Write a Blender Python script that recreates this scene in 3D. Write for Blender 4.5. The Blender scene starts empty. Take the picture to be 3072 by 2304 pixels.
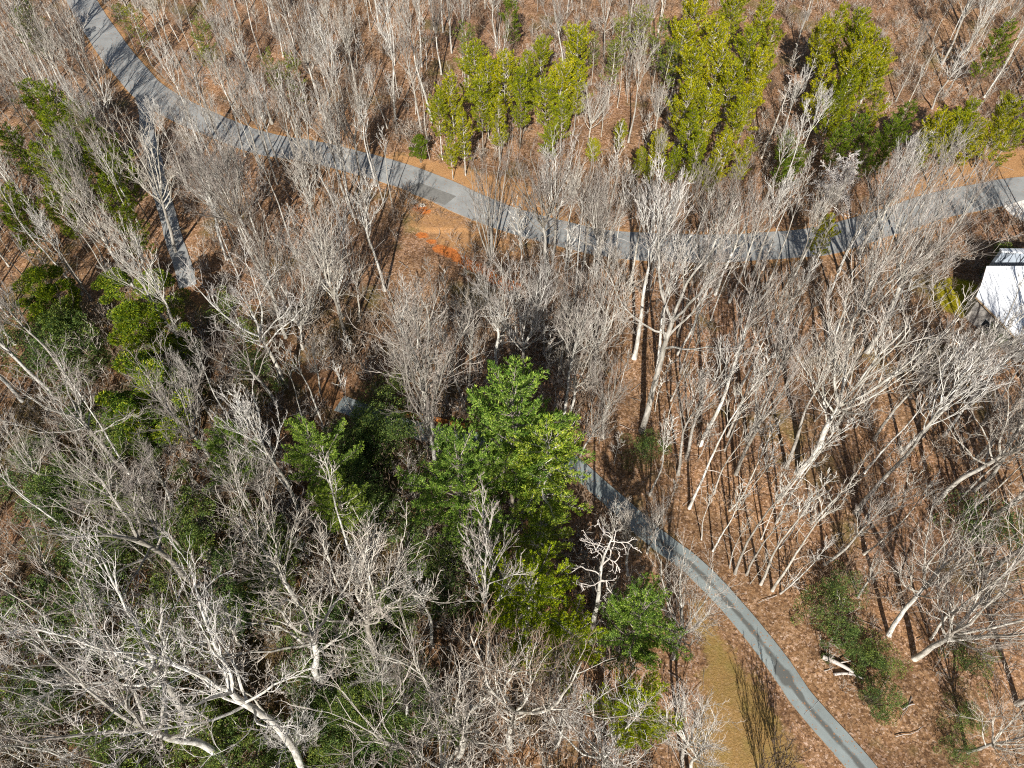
import bpy, math, random
import numpy as np
R = math.radians
sc = bpy.context.scene
# ---------------------------------------------------------------- camera
cam_data = bpy.data.cameras.new('camera'); cam = bpy.data.objects.new('camera', cam_data)
sc.collection.objects.link(cam); sc.camera = cam
cam.location = (0, 0, 80); cam.rotation_euler = (R(36), 0, 0)
cam_data.sensor_width = 36; cam_data.lens = 36*723/1024; cam_data.clip_end = 3000; cam_data.clip_start = .5
# ---------------------------------------------------------------- world, sun
SUN_EL, SUN_AZ = 36.0, 6.4
w = bpy.data.worlds.new('World'); sc.world = w; w.use_nodes = True
nt = w.node_tree; nt.nodes.clear()
sky = nt.nodes.new('ShaderNodeTexSky'); sky.sky_type = 'NISHITA'; sky.sun_disc = False
sky.sun_elevation = R(SUN_EL); sky.sun_rotation = R(180+SUN_AZ); sky.altitude = 400
bg = nt.nodes.new('ShaderNodeBackground'); bg.inputs['Strength'].default_value = 0.05
wo = nt.nodes.new('ShaderNodeOutputWorld')
nt.links.new(sky.outputs[0], bg.inputs[0]); nt.links.new(bg.outputs[0], wo.inputs[0])
sl = bpy.data.lights.new('sun', 'SUN'); sl.energy = 5.0; sl.angle = R(.5); sl.color = (1, .95, .88)
so = bpy.data.objects.new('sun', sl); sc.collection.objects.link(so)
so.rotation_euler = (R(90-SUN_EL), 0, R(-SUN_AZ)); so.location = (0, -60, 120)
sc.view_settings.view_transform = 'Standard'; sc.view_settings.look = 'None'
sc.view_settings.exposure = 0.58; sc.view_settings.gamma = 1.0
sc.cycles.max_bounces = 5; sc.cycles.diffuse_bounces = 3; sc.cycles.transmission_bounces = 3; sc.cycles.transparent_max_bounces = 4
sc.cycles.use_denoising = False
sc.render.filter_size = 1.0 if hasattr(sc.render, 'filter_size') else 1.0
try: sc.cycles.pixel_filter_type = 'BLACKMAN_HARRIS'; sc.cycles.filter_width = 1.1
except Exception: pass
rng = random.Random(11); nrg = np.random.RandomState(5)
LABELS = [['straight white trunk standing alone on the leafy slope just below the road fork', ''],
 ['white dead tree with short curled limbs above the road fork', ''],
 ['slim pale tree between the road fork and the lone white trunk', ''],
 ['grey tree just behind the lone white trunk', ''],
 ['hazy grey tree with feathery twigs beside the top left road', ''],
 ['tall feathery tree hiding the near edge of the top left road', ''],
 ['curly twigged tree against the road just above the fork', ''],
 ['pale straight trunk left of the narrow drive', ''],
 ['thin leaning trunk below the dark pines of the left edge', ''],
 ['thick dark trunk crossing the left edge below the pines', ''],
 ['paler of the two straight trunks in the top left corner', ''],
 ['second straight trunk in the top left corner', ''],
 ['thin trunk beneath the two straight ones in the top left corner', ''],
 ['thin trunk on the orange verge above the top left road', ''],
 ['tall pale tree with narrow feathery head above the fork', ''],
 ['broad feathery crown near the top edge with many ascending twigs', ''],
 ['pinkish twiggy tree on the slope above the fork', ''],
 ['birch like tree crossing the middle of the road in front of the shadows', ''],
 ['slender birch with bright trunk beside the shaded road', ''],
 ['grey tree with bare fan crown over the narrow drive', ''],
 ['tall grey crown in the thicket between drive and road', ''],
 ['dense twiggy crown in the middle of the thicket between drive and road', ''],
 ['pale feathery tree beside the green tufted pine at the top', ''],
 ['slim grey tree in the upper slope left of the feathery crowns', ''],
 ['big white fan shaped crown right of the narrow drive', ''],
 ['pale trunk pair member left of the drive end', ''],
 ['tall pale tree with leaning limbs above the road bend', ''],
 ['pale tree a little in front of the leaning limbed one', ''],
 ['bright trunk tree directly left of the first big pine cluster', ''],
 ['slim pale tree just behind the small green bush near the road', ''],
 ['left birch of the pair standing in front of the road', ''],
 ['right birch of the pair standing in front of the road', ''],
 ['white trunk beside the shaded slope left of the clay bank', ''],
 ['thick white trunked tree at the top edge above the pine cluster', ''],
 ['forked white tree behind the second pine cluster', ''],
 ['white tree forking near the top edge between the pines', ''],
 ['tall white tree with feathery head between second and third pine groups', ''],
 ['white fan of branches at the foot of the second pine cluster', ''],
 ['slim white trunk in the gap between pine clusters', ''],
 ['clump of several white stems fanning out in front of the road', ''],
 ['biggest white fan crown standing in front of the road, forked trunk', ''],
 ['white fan crown right of the biggest one, in front of the road', ''],
 ['first bright sapling stem left of the biggest fan crown', ''],
 ['second bright sapling stem left of the biggest fan crown', ''],
 ['straight white sapling between the two fan crowns', ''],
 ['rounded white fan crown above the right side of the dark pine', ''],
 ['tallest white trunk with narrow head right of the fan crowns', ''],
 ['tall leaning tree with gnarled white head over the far road', ''],
 ['shaded tree with dark trunk above the tip of the big pine', ''],
 ['low spreading crown pressed against the right side of the big pine', ''],
 ['second tall trunk in the bright stand right of the fan crowns', ''],
 ['white fan crown just above the left shoulder of the big pine', ''],
 ['long white trunk standing beside the clay edged drive with reddish buds', ''],
 ['wide white crown left of centre with long ascending limbs', ''],
 ['thin stem between the two central white crowns', ''],
 ['feathery young tree in front of the orange clay streak', ''],
 ['thin bright sapling right of the feathery young tree', ''],
 ['thin bright sapling with a straight stem below the clay streak', ''],
 ['small curly white crown at the edge of the dark hollow', ''],
 ['twiggy crown in the shaded hollow left of centre', ''],
 ['young bright trunk at the left front of the sunlit stand', ''],
 ['twiggy tan crown right of the big pine, low over the drive', ''],
 ['brown twiggy crown right of the spreading one by the big pine', ''],
 ['big white oak crown reaching over the dark hollow left of centre', ''],
 ['oak with long pale limbs stretching left toward the holly', ''],
 ['densest white fan crown at the head of the dark hollow', ''],
 ['smaller shaded crown under the densest fan crown', ''],
 ['pale forked tree in front of the yellow pine bough', ''],
 ['low white tree leaning left beneath the oak limbs', ''],
 ['long straight trunk, lighter of the crossing pair below the holly', ''],
 ['darker trunk running beside the long straight one below the holly', ''],
 ['dark trunk with white forks near the left edge', ''],
 ['forked white tree low at the left edge', ''],
 ['white crown spread over the green bushes below the long trunk pair', ''],
 ['curved white stems right of the long trunk pair', ''],
 ['bare tree between the two green pine crowns', ''],
 ['twisted forked tree at the lower edge of the green pine crown', ''],
 ['bright trunk with wide forked head in the middle of the sunlit stand', ''],
 ['trunk behind the wide forked one in the sunlit stand', ''],
 ['straight slim trunk with lilac twigs in the sunlit stand', ''],
 ['thickest long trunk of the sunlit stand with wide branching', ''],
 ['long trunk to the right of the thickest one', ''],
 ['birch with pale patched bark along the right side of the stand', ''],
 ['long bare trunk leaning out past the right side', ''],
 ['grey trunk running up toward the white roofed house', ''],
 ['thin trunk below the mossy yard', ''],
 ['tall thin leaning birch at the left of the stand', ''],
 ['tall leaning trunk with white head in the stand', ''],
 ['tall slim trunk behind the wide forked one', ''],
 ['slim bright trunk left of the long birches', ''],
 ['slender leaning birch before the thickest trunk', ''],
 ['thick pale trunk in the upper part of the sunlit stand', ''],
 ['huge grey fan crown sweeping up toward the far road', ''],
 ['grey crown beside the huge sweeping fan', ''],
 ['tall grey tree near the mossy yard', ''],
 ['bright trunk at the upper left of the stand', ''],
 ['thin limbed tree standing between moss and white roof', ''],
 ['tree crossing in front of the white roof', ''],
 ['pole nearest the pine end of the driveway', ''],
 ['second leaning birch pole from the pine end of the driveway', ''],
 ['stout white birch pole close to the driveway edge', ''],
 ['short thin pole beside the stout white birch', ''],
 ['leaning pole just right of the stout white birch', ''],
 ['long thin birch arcing over the leaf slope', ''],
 ['long birch closest to the driveway bend', ''],
 ['slim pole with forked tip at the foot of the stand', ''],
 ['lowest short sapling of the leaf slope', ''],
 ['curved white trunk upslope of the birch poles', ''],
 ['mid slope white trunk behind the driveway poles', ''],
 ['thin twiggy sapling among the driveway poles', ''],
 ['enormous pale oak spreading across the lower right with thick sunlit limbs', ''],
 ['shaded bare tree above the green laurel with drooping twigs', ''],
 ['gnarled tree with upright white limbs behind the enormous oak', ''],
 ['pale low tree with limbs spraying downhill at the bottom right', ''],
 ['second oak at the right edge below the enormous one', ''],
 ['gnarled oak high on the right edge of the brown slope', ''],
 ['small white tree at the lower edge of the tan grass', ''],
 ['dark upright many stemmed shrub on the tan grass', ''],
 ['smaller dark shrub beside the many stemmed one', ''],
 ['small dark bush below the fallen logs', ''],
 ['little forked white tree on the brown slope', ''],
 ['white limbed oak hanging over the driveway from the green pines', ''],
 ['white tree with a fan head and low side limb, lower centre', ''],
 ['low limbed tree stretching right beneath the lower centre fan', ''],
 ['thick white trunk with pale twig cloud left of the yellow pine', ''],
 ['long mottled birch trunk left of the lower centre', ''],
 ['grey stemmed tree below the yellow pine', ''],
 ['crooked white trunk between the yellow and the dark green pine', ''],
 ['small white tree near the bottom centre', ''],
 ['twisted white tree in the black shade at the bottom', ''],
 ['pale tree cut by the bottom edge', ''],
 ['thin curled crown left of the bottom centre tree', ''],
 ['thin white crown before the shaded driveway', ''],
 ['sparse branches over the shaded driveway', ''],
 ['grey thicket tree at the edge of the tan grass', ''],
 ['great oak trunk with heavy forks, lower left quarter', ''],
 ['secondary trunk beside the great forked oak', ''],
 ['forked white oak beside the red brown leaf gap', ''],
 ['thick pale trunk running through the green bushes', ''],
 ['long curved trunk crossing the lower left woods', ''],
 ['lowest long limb sweeping to the left edge', ''],
 ['grey trunk behind the light green bush', ''],
 ['thick brown trunk meeting the left edge', ''],
 ['oak fanning toward the left edge in the lower woods', ''],
 ['trunk rising left of the forked white oak', ''],
 ['forked tree near the left edge above the great trunks', ''],
 ['cut yellowish trunk at the lower left edge', ''],
 ['curly light crown in the middle of the lower left woods', ''],
 ['small white forked tree by the bottom edge', ''],
 ['white stems over the light green bush', ''],
 ['bright white tangled dead tree near the upper road', ''],
 ['white gnarled snag between the two tall pine groves', ''],
 ['silver fan tree standing at the far road edge', ''],
 ['long leaning trunk in front of the far road', ''],
 ['white spiky tree right of the second pine grove', ''],
 ['straight white leaning trunk near the top right pines', ''],
 ['silver tree in the notch between pine groves', ''],
 ['long grey trunk at the right flank of the second grove', ''],
 ['gnarled tree in the top right corner', ''],
 ['curly white crown left of the white tangled tree', ''],
 ['thin trunk buried in the second pine grove', ''],
 ['tallest dark green pine with star shaped boughs at the centre', ''],
 ['green pine leaning out over the driveway right of the tallest one', ''],
 ['lower green pine at the left foot of the tallest one', ''],
 ['bright yellow green pine below the centre', ''],
 ['narrow yellow tipped pine above the bright yellow green one', ''],
 ['deep green pine beside the driveway under the bare oak', ''],
 ['golden green pine at the bottom edge by the grass', ''],
 ['smaller yellow pine against the crooked white trunk', ''],
 ['green pine crown left of the centre with a pale trunk', ''],
 ['yellowish low pine left of the green pine crown', ''],
 ['feathery green pine below the pale trunked one', ''],
 ['large glossy green holly with yellow leaf tips', ''],
 ['dark green holly above the large glossy one', ''],
 ['light green foot of the holly group', ''],
 ['small yellow green holly under the large glossy one', ''],
 ['dark evergreen at the left edge below the pines', ''],
 ['dark olive evergreen beside the end of the narrow drive', ''],
 ['olive evergreen left of the narrow drive', ''],
 ['dark green pine among the pines along the left edge', 'dark green pines along the left edge'],
 ['thin olive green pine on the slope above the fork', 'tufted pines scattered on the slope above the fork'],
 ['yellow green pine of the first cluster above the clay bank', 'pines of the first yellow green cluster above the clay bank'],
 ['small pale pine tip standing above the first pine cluster', ''],
 ['yellow green pine of the second, narrower cluster', 'pines of the second yellow green cluster'],
 ['thin pine left of the tall pine wall', 'thin pines left of the tall pine wall'],
 ['low pine at the foot of the tall pine wall', 'low pines at the foot of the tall pine wall'],
 ['small round green bush at the road edge by the birches', ''],
 ['dark pine at the top edge above the first cluster', ''],
 ['yellow green pine in the tall pine wall', 'pines of the tall yellow green wall'],
 ['yellow green pine in the second tall grove', 'pines of the second tall grove'],
 ['small green pine between the groves and the far road', 'small pines in the shade between grove and road'],
 ['pine in the row above the orange verge, upper right', 'row of pines above the orange verge'],
 ['round topped green pine standing before the far road', ''],
 ['dark pine in the upper right corner', ''],
 ['dark pine in the upper left corner', ''],
 ['yellow green evergreen shrub at the edge of the brown slope', ''],
 ['upper bright tip of the evergreen shrubs on the brown slope', ''],
 ['dark green laurel directly above the fallen logs', ''],
 ['green laurel touching the fallen logs', ''],
 ['mid green laurel under the oak limbs', ''],
 ['bright green laurel hump at the end of the laurel bank', ''],
 ['small light green bush at the foot of the oak', ''],
 ['little green bush near the bottom right', ''],
 ['olive shrub at the right edge above the oak', ''],
 ['bush behind the enormous oak trunk', ''],
 ['dark shrub beside the white roof', ''],
 ['dark green shrub under the corner of the white roof', ''],
 ['shaded shrub behind the white roofed house', ''],
 ['soft green laurel under the bare trees of the left woods', 'soft green laurels under the bare trees of the left woods'],
 ['one of the slim bare trees just below the far road whose heads cross the asphalt', 'slim trees screening the far road'],
 ['dark green pine shading the narrow drive', 'dark pines shading the narrow drive'],
 ['grey tree on the left verge of the upper road and narrow drive', 'trees on the left verge of the upper road'],
 ['one of the slender trees on the brown slope at the right', 'slender trees on the brown slope at the right'],
 ['one of the grey trees left of the top left road', 'grey trees left of the top left road'],
 ['one of the pale trees on the slope above the road fork', 'pale trees on the slope above the road fork'],
 ['one of the pale trees on the slope behind the first pine clusters', 'pale trees on the slope behind the first pine clusters'],
 ['one of the silver trees in the upper right corner', 'silver trees in the upper right corner'],
 ['one of the bare trees at the lower right of the driveway', 'bare trees at the lower right of the driveway'],
 ['one of the bare trees around the dark hollow in the middle', 'bare trees around the dark hollow in the middle'],
 ['one of the grey trees below the left edge pines', 'grey trees below the left edge pines'],
 ['one of the grey trees among the tall pine groves', 'grey trees among the tall pine groves'],
 ['one of the bare trees of the thicket between drive and road', 'bare trees of the thicket between drive and road'],
 ['one of the bare trees of the lower left woods', 'bare trees of the lower left woods'],
 ['one of the slender trunks of the sunlit stand between driveway and far road', 'slender trunks of the sunlit stand between driveway and far road'],
 ['one of the pale slim trunks on the slope above the road fork', 'pale slim trunks on the slope above the road fork'],
 ['one of the grey slim trunks left of the top left road', 'grey slim trunks left of the top left road'],
 ['one of the slender slim trunks on the brown slope at the right', 'slender slim trunks on the brown slope at the right'],
 ['one of the bare slim trunks around the dark hollow in the middle', 'bare slim trunks around the dark hollow in the middle'],
 ['one of the pale slim trunks on the slope behind the first pine clusters', 'pale slim trunks on the slope behind the first pine clusters'],
 ['one of the straight slim trunks of the sunlit stand between driveway and far road', 'straight slim trunks of the sunlit stand between driveway and far road'],
 ['one of the bare slim trunks of the lower left woods', 'bare slim trunks of the lower left woods'],
 ['one of the grey slim trunks below the left edge pines', 'grey slim trunks below the left edge pines'],
 ['one of the bare slim trunks of the thicket between drive and road', 'bare slim trunks of the thicket between drive and road'],
 ['one of the bare slim trunks at the lower right of the driveway', 'bare slim trunks at the lower right of the driveway'],
 ['one of the silver slim trunks in the upper right corner', 'silver slim trunks in the upper right corner'],
 ['one of the grey slim trunks among the tall pine groves', 'grey slim trunks among the tall pine groves'],
 ['one of the grey saplings among the tall pine groves', 'grey saplings among the tall pine groves'],
 ['one of the bare saplings of the lower left woods', 'bare saplings of the lower left woods'],
 ['one of the pale saplings on the slope above the road fork', 'pale saplings on the slope above the road fork'],
 ['one of the silver saplings in the upper right corner', 'silver saplings in the upper right corner'],
 ['one of the grey saplings left of the top left road', 'grey saplings left of the top left road'],
 ['one of the thin saplings of the sunlit stand between driveway and far road', 'thin saplings of the sunlit stand between driveway and far road'],
 ['one of the grey saplings below the left edge pines', 'grey saplings below the left edge pines'],
 ['one of the bare saplings of the thicket between drive and road', 'bare saplings of the thicket between drive and road'],
 ['one of the slender saplings on the brown slope at the right', 'slender saplings on the brown slope at the right'],
 ['one of the bare saplings at the lower right of the driveway', 'bare saplings at the lower right of the driveway'],
 ['one of the bare saplings around the dark hollow in the middle', 'bare saplings around the dark hollow in the middle'],
 ['one of the pale saplings on the slope behind the first pine clusters', 'pale saplings on the slope behind the first pine clusters']]
TREES = [
('s',-35.6,99.7,21.5,1.0,0.4,0),
('d',-54.2,115.0,16.8,-0.2,-0.2,1),
('s',-43.1,102.2,17.2,-0.4,-0.2,2),
('hn',-40.0,100.1,16.4,-0.4,-0.2,3),
('hm',-83.1,123.2,16.5,0.5,0.5,4),
('hm',-74.8,117.8,19.7,1.2,0.5,5),
('hm',-71.6,113.1,14.5,2.0,1.2,6),
('s',-57.6,83.3,18.7,1.0,0.6,7),
('s',-70.7,84.3,12.2,0.8,0.5,8),
('s',-76.5,83.0,9.0,0.8,-0.4,9),
('s',-100.4,141.0,9.8,1.0,0.4,10),
('s',-101.6,141.6,9.0,0.8,-1.2,11),
('s',-98.4,133.7,9.0,0.9,-1.2,12),
('s',-72.6,142.8,9.9,-0.7,-0.5,13),
('hn',-44.5,117.8,20.5,-1.4,-0.5,14),
('hm',-32.2,125.7,18.1,-2.8,-0.7,15),
('hn',-48.2,118.8,12.8,-1.9,-0.9,16),
('hn',-27.8,90.4,17.3,-2.6,-1.0,17),
('hn',-26.1,92.3,23.4,-1.1,-0.4,18),
('hm',-52.5,83.0,21.2,3.0,1.6,19),
('hm',-44.2,81.6,21.7,1.6,0.8,20),
('hw',-41.6,83.0,18.8,1.6,0.8,21),
('hn',-64.5,138.7,12.0,0.7,-0.6,22),
('hn',-54.0,126.7,15.2,1.4,0.4,23),
('hw',-38.3,79.6,22.6,-0.8,-0.3,24),
('s',-67.9,78.6,12.0,1.5,1.2,25),
('hn',-21.6,119.2,21.9,-0.0,-0.2,26),
('hn',-22.9,116.4,12.3,-1.9,-0.4,27),
('hn',-14.8,118.3,23.2,-3.1,-0.5,28),
('hn',-16.6,115.4,18.1,-1.2,-0.3,29),
('s',-21.6,96.1,19.8,-0.5,-0.0,30),
('s',-20.0,95.0,16.0,0.1,-0.0,31),
('s',-24.3,80.2,14.5,0.4,0.1,32),
('o',-3.4,143.9,14.5,-0.5,0.2,33),
('hm',10.3,136.4,15.6,-2.5,-0.0,34),
('o',18.6,139.8,15.8,-0.7,0.3,35),
('hn',21.0,112.2,19.5,-0.1,-0.1,36),
('hw',13.7,110.4,12.0,0.3,0.1,37),
('s',4.9,134.8,9.9,-1.3,-0.1,38),
('m',-3.3,81.6,21.7,-0.3,-0.1,39),
('hw',5.8,79.6,20.4,-2.9,0.0,40),
('hw',13.1,78.6,19.2,-1.2,0.1,41),
('p',1.3,79.1,14.0,-0.9,2.0,42),
('p',2.6,80.9,13.8,-1.6,0.0,43),
('p',8.4,76.6,13.5,-0.4,0.1,44),
('hw',11.4,60.0,18.1,-0.6,0.1,45),
('hn',17.2,62.9,29.0,-0.2,2.0,46),
('o',17.0,50.6,32.0,1.5,4.9,47),
('hm',4.5,63.8,15.6,-0.9,0.0,48),
('hw',7.7,53.3,13.8,0.7,-0.0,49),
('hn',20.2,60.5,23.7,-1.2,0.3,50),
('hm',-5.8,56.6,17.0,0.8,0.1,51),
('hm',-9.4,43.6,27.1,0.5,0.1,52),
('hm',-9.2,46.9,29.3,-0.9,-0.1,53),
('hn',-6.8,55.3,15.1,-1.5,-0.3,54),
('p',-6.5,76.3,8.2,-0.3,-0.0,55),
('p',-4.6,72.2,9.4,0.2,0.0,56),
('p',-2.6,67.8,13.0,0.2,-0.0,57),
('hm',-22.2,69.2,12.0,1.8,0.6,58),
('hw',-13.5,61.6,13.4,2.1,0.4,59),
('s',16.8,41.0,18.7,-0.6,0.2,60),
('hm',8.7,46.7,12.0,1.8,-0.7,61),
('hm',11.9,49.4,15.6,-0.7,0.1,62),
('o',-30.6,57.3,23.2,-1.0,-0.6,63),
('o',-30.6,53.8,20.3,-2.5,-2.0,64),
('hw',-29.4,63.8,17.0,2.5,1.0,65),
('hm',-25.8,56.3,12.0,1.5,-0.7,66),
('hm',-39.4,52.3,13.3,-0.2,-0.0,67),
('hw',-40.4,50.4,10.0,-1.1,-1.1,68),
('o',-47.5,43.4,23.5,-0.0,0.1,69),
('s',-47.0,42.9,24.8,1.7,1.9,70),
('s',-58.6,42.7,16.0,1.6,2.0,71),
('hm',-56.6,41.0,12.7,1.2,1.6,72),
('hw',-46.4,38.1,16.3,0.9,0.9,73),
('hm',-40.4,38.5,15.1,1.2,1.2,74),
('hw',-31.3,38.5,14.3,0.9,0.7,75),
('hm',-29.0,38.1,12.9,1.7,1.1,76),
('hm',28.1,44.2,22.4,-0.6,0.5,77),
('hn',30.4,49.2,22.0,-0.2,0.1,78),
('hn',34.6,45.1,24.6,-2.0,1.4,79),
('hw',35.9,44.2,28.0,1.6,2.7,80),
('hn',47.2,49.4,22.0,-0.0,0.1,81),
('hn',41.6,38.9,29.0,0.7,1.4,82),
('o',52.0,40.2,24.1,0.7,-0.8,83),
('hn',56.3,49.9,20.8,-0.1,0.2,84),
('hn',55.8,53.8,14.6,0.1,-0.2,85),
('s',21.5,39.3,28.0,1.0,0.7,86),
('hn',24.2,48.5,29.0,0.8,1.8,87),
('hn',30.7,56.8,20.3,0.7,-0.4,88),
('s',26.3,39.1,20.0,0.3,-0.3,89),
('s',32.5,40.2,21.5,1.1,-0.9,90),
('hn',38.9,67.5,15.1,0.1,-0.1,91),
('hw',50.3,63.8,28.0,0.5,4.0,92),
('hm',44.9,60.0,28.0,-1.6,1.0,93),
('hn',55.3,70.1,15.9,-0.6,0.6,94),
('hn',23.5,63.8,20.0,1.5,-0.5,95),
('s',66.5,63.2,18.1,-2.1,2.0,96),
('s',64.3,53.8,18.5,-2.0,2.2,97),
('s',22.3,35.2,12.2,-1.2,0.7,98),
('s',23.4,33.8,16.8,-0.5,0.3,99),
('s',25.5,31.0,25.3,-0.5,0.4,100),
('s',25.0,31.7,12.0,-0.9,0.7,101),
('s',26.8,30.9,19.1,0.1,0.0,102),
('s',28.2,29.8,25.0,-0.8,0.6,103),
('s',29.3,29.0,25.9,-0.5,0.6,104),
('s',30.1,28.7,16.8,0.3,-0.4,105),
('s',31.3,29.5,9.0,0.1,-0.1,106),
('s',31.3,34.2,15.1,-0.2,0.1,107),
('s',29.4,35.3,13.4,-0.8,0.7,108),
('s',27.0,29.9,9.0,-0.2,0.3,109),
('hw',42.9,21.6,27.0,0.0,0.0,110),
('hm',41.0,24.2,22.1,-2.2,2.8,111),
('o',45.4,23.7,15.1,-1.4,1.9,112),
('hw',45.2,12.6,15.0,0.0,0.0,113),
('hw',52.0,17.1,20.0,0.0,0.0,114),
('o',54.2,31.2,24.0,0.0,0.0,115),
('hm',17.1,9.9,17.8,-1.8,2.2,116),
('sh',24.0,9.5,8.0,-0.2,1.3,117),
('sh',25.9,10.7,8.0,-0.5,1.2,118),
('sh',36.0,17.0,3.5,0.0,0.0,119),
('hm',38.8,28.3,12.0,-1.8,0.6,120),
('hw',17.1,21.6,19.0,-1.2,0.8,121),
('hm',-14.8,20.3,30.0,4.4,2.0,122),
('hw',-14.0,18.9,10.0,1.6,0.0,123),
('hn',-2.2,19.7,29.0,-0.5,4.2,124),
('s',-18.4,32.5,25.5,1.3,0.7,125),
('hm',-0.1,12.9,30.0,0.4,0.9,126),
('d',8.3,23.0,26.0,0.4,1.9,127),
('hm',-5.6,12.1,25.3,2.9,0.6,128),
('hw',9.3,10.5,18.6,-2.8,1.1,129),
('hw',-5.8,10.5,24.9,-1.5,-1.2,130),
('hm',-10.8,15.6,16.3,2.0,1.0,131),
('hm',13.2,30.8,14.9,-2.3,0.8,132),
('hm',15.7,33.4,12.0,-0.7,0.0,133),
('hm',16.7,11.3,16.5,-1.9,1.8,134),
('o',-33.8,29.7,27.9,-2.5,-3.5,135),
('hm',-37.3,33.0,17.0,-0.4,-0.4,136),
('o',-18.8,18.5,27.9,1.6,1.4,137),
('o',-31.0,14.8,32.0,1.3,2.6,138),
('o',-20.2,11.0,32.0,-2.8,4.3,139),
('o',-27.6,11.1,32.0,-4.3,2.8,140),
('s',-39.3,22.9,17.0,0.2,0.3,141),
('s',-52.7,26.9,9.2,0.1,0.2,142),
('o',-42.1,18.0,19.9,-0.1,-0.2,143),
('hm',-23.8,26.6,24.4,1.4,1.1,144),
('hm',-52.1,30.3,12.0,0.9,1.5,145),
('p',-51.1,14.9,6.0,0.9,0.4,146),
('hm',-29.3,22.5,12.5,1.2,1.3,147),
('hw',-21.1,12.6,10.0,0.9,0.7,148),
('hm',-29.3,18.5,23.0,2.4,2.8,149),
('w',51.3,93.8,12.3,0.8,-0.4,150),
('d',44.2,107.7,16.9,0.4,-0.1,151),
('hm',60.5,91.2,15.8,-0.8,0.4,152),
('hn',54.2,82.2,14.4,0.0,-0.1,153),
('o',79.6,122.7,14.0,-1.2,-1.9,154),
('s',87.6,121.7,11.8,0.2,-0.1,155),
('hn',56.4,138.7,12.0,-0.8,-1.8,156),
('hn',73.8,125.7,14.9,-0.6,0.5,157),
('o',94.4,150.7,14.0,-0.9,-2.1,158),
('hm',29.2,79.9,14.0,-0.2,0.1,159),
('s',66.4,132.0,14.1,-2.1,0.9,160),
('wp0',0.1,36.9,28.0,0.0,0.0,161),
('wp1',3.3,34.6,24.0,0.0,0.0,162),
('wp2',-4.9,34.0,22.0,0.0,0.0,163),
('wp3',1.4,22.8,20.0,0.0,0.0,164),
('wp2',2.8,31.1,13.0,0.0,0.0,165),
('wp0',11.2,20.8,19.0,0.0,0.0,166),
('wp3',10.9,13.7,16.0,0.0,0.0,167),
('wp3',5.2,20.3,15.0,0.0,0.0,168),
('wp1',-20.5,38.9,18.0,0.0,0.0,169),
('wp2',-31.3,41.2,14.0,0.0,0.0,170),
('wp2',-18.5,35.4,13.0,0.0,0.0,171),
('ho0',-43.7,49.6,17.0,0.0,0.0,172),
('ho1',-45.9,58.7,15.0,0.0,0.0,173),
('ho0',-46.9,49.0,11.0,0.0,0.0,174),
('ho1',-45.7,50.2,8.0,0.0,0.0,175),
('ho1',-62.8,67.2,13.0,0.0,0.0,176),
('ho1',-48.3,67.8,11.0,0.0,0.0,177),
('ho1',-53.9,67.8,11.0,0.0,0.0,178),
('vpd',-73.7,103.8,15.0,0.0,0.0,179),
('vpd',-69.5,96.5,15.0,0.0,0.0,179),
('vpd',-69.7,90.3,14.0,0.0,0.0,179),
('vpd',-65.8,88.9,14.0,0.0,0.0,179),
('vpd',-71.3,82.2,13.0,0.0,0.0,179),
('vpd',-77.7,96.7,13.0,0.0,0.0,179),
('vpd',-91.6,134.6,12.0,0.0,0.0,179),
('vpd',-77.4,107.2,14.0,0.0,0.0,179),
('vpd',-70.4,104.3,12.0,0.0,0.0,179),
('vpd',-66.2,83.1,12.0,0.0,0.0,179),
('vpd',-71.6,80.2,11.0,0.0,0.0,179),
('vps',-72.2,136.9,12.0,0.0,0.0,180),
('vps',-56.7,130.5,13.0,0.0,0.0,180),
('vps',-38.2,118.1,13.0,0.0,0.0,180),
('vps',-42.8,121.3,12.0,0.0,0.0,180),
('vps',-57.9,130.2,10.0,0.0,0.0,180),
('vps',-76.6,141.6,10.0,0.0,0.0,180),
('vp',-6.3,116.1,16.0,0.0,0.0,181),
('vp',-1.2,113.7,16.0,0.0,0.0,181),
('vp',-10.1,109.5,15.0,0.0,0.0,181),
('vp',1.4,110.4,15.0,0.0,0.0,181),
('vp',-8.1,103.4,12.0,0.0,0.0,181),
('vp',-5.2,108.9,14.0,0.0,0.0,181),
('vp',-12.3,107.7,12.0,0.0,0.0,181),
('vp',-2.1,106.2,13.0,0.0,0.0,181),
('vp',2.5,117.3,14.0,0.0,0.0,181),
('vp',-10.2,102.4,9.0,0.0,0.0,181),
('vp',-4.2,113.6,15.0,0.0,0.0,181),
('vps',-8.3,125.9,14.0,0.0,0.0,182),
('vp',11.4,121.0,16.0,0.0,0.0,183),
('vp',8.2,111.8,15.0,0.0,0.0,183),
('vp',5.6,108.9,14.0,0.0,0.0,183),
('vp',11.2,114.4,14.0,0.0,0.0,183),
('vp',6.1,103.1,10.0,0.0,0.0,183),
('vp',8.4,107.7,12.0,0.0,0.0,183),
('vp',5.3,124.9,12.0,0.0,0.0,183),
('vps',20.0,129.1,14.0,0.0,0.0,184),
('vps',18.2,123.1,13.0,0.0,0.0,184),
('vps',27.0,127.1,15.0,0.0,0.0,184),
('vps',24.0,132.9,14.0,0.0,0.0,184),
('vps',27.8,121.2,14.0,0.0,0.0,184),
('vps',15.5,130.7,10.0,0.0,0.0,184),
('vp',13.6,103.2,7.0,0.0,0.0,185),
('vp',23.8,99.6,11.0,0.0,0.0,185),
('vp',21.0,99.3,8.0,0.0,0.0,185),
('vp',26.1,98.0,9.0,0.0,0.0,185),
('vp',18.4,106.0,8.0,0.0,0.0,185),
('vp',22.5,98.4,6.0,0.0,0.0,185),
('ho1',-16.1,106.8,6.0,0.0,0.0,186),
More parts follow.
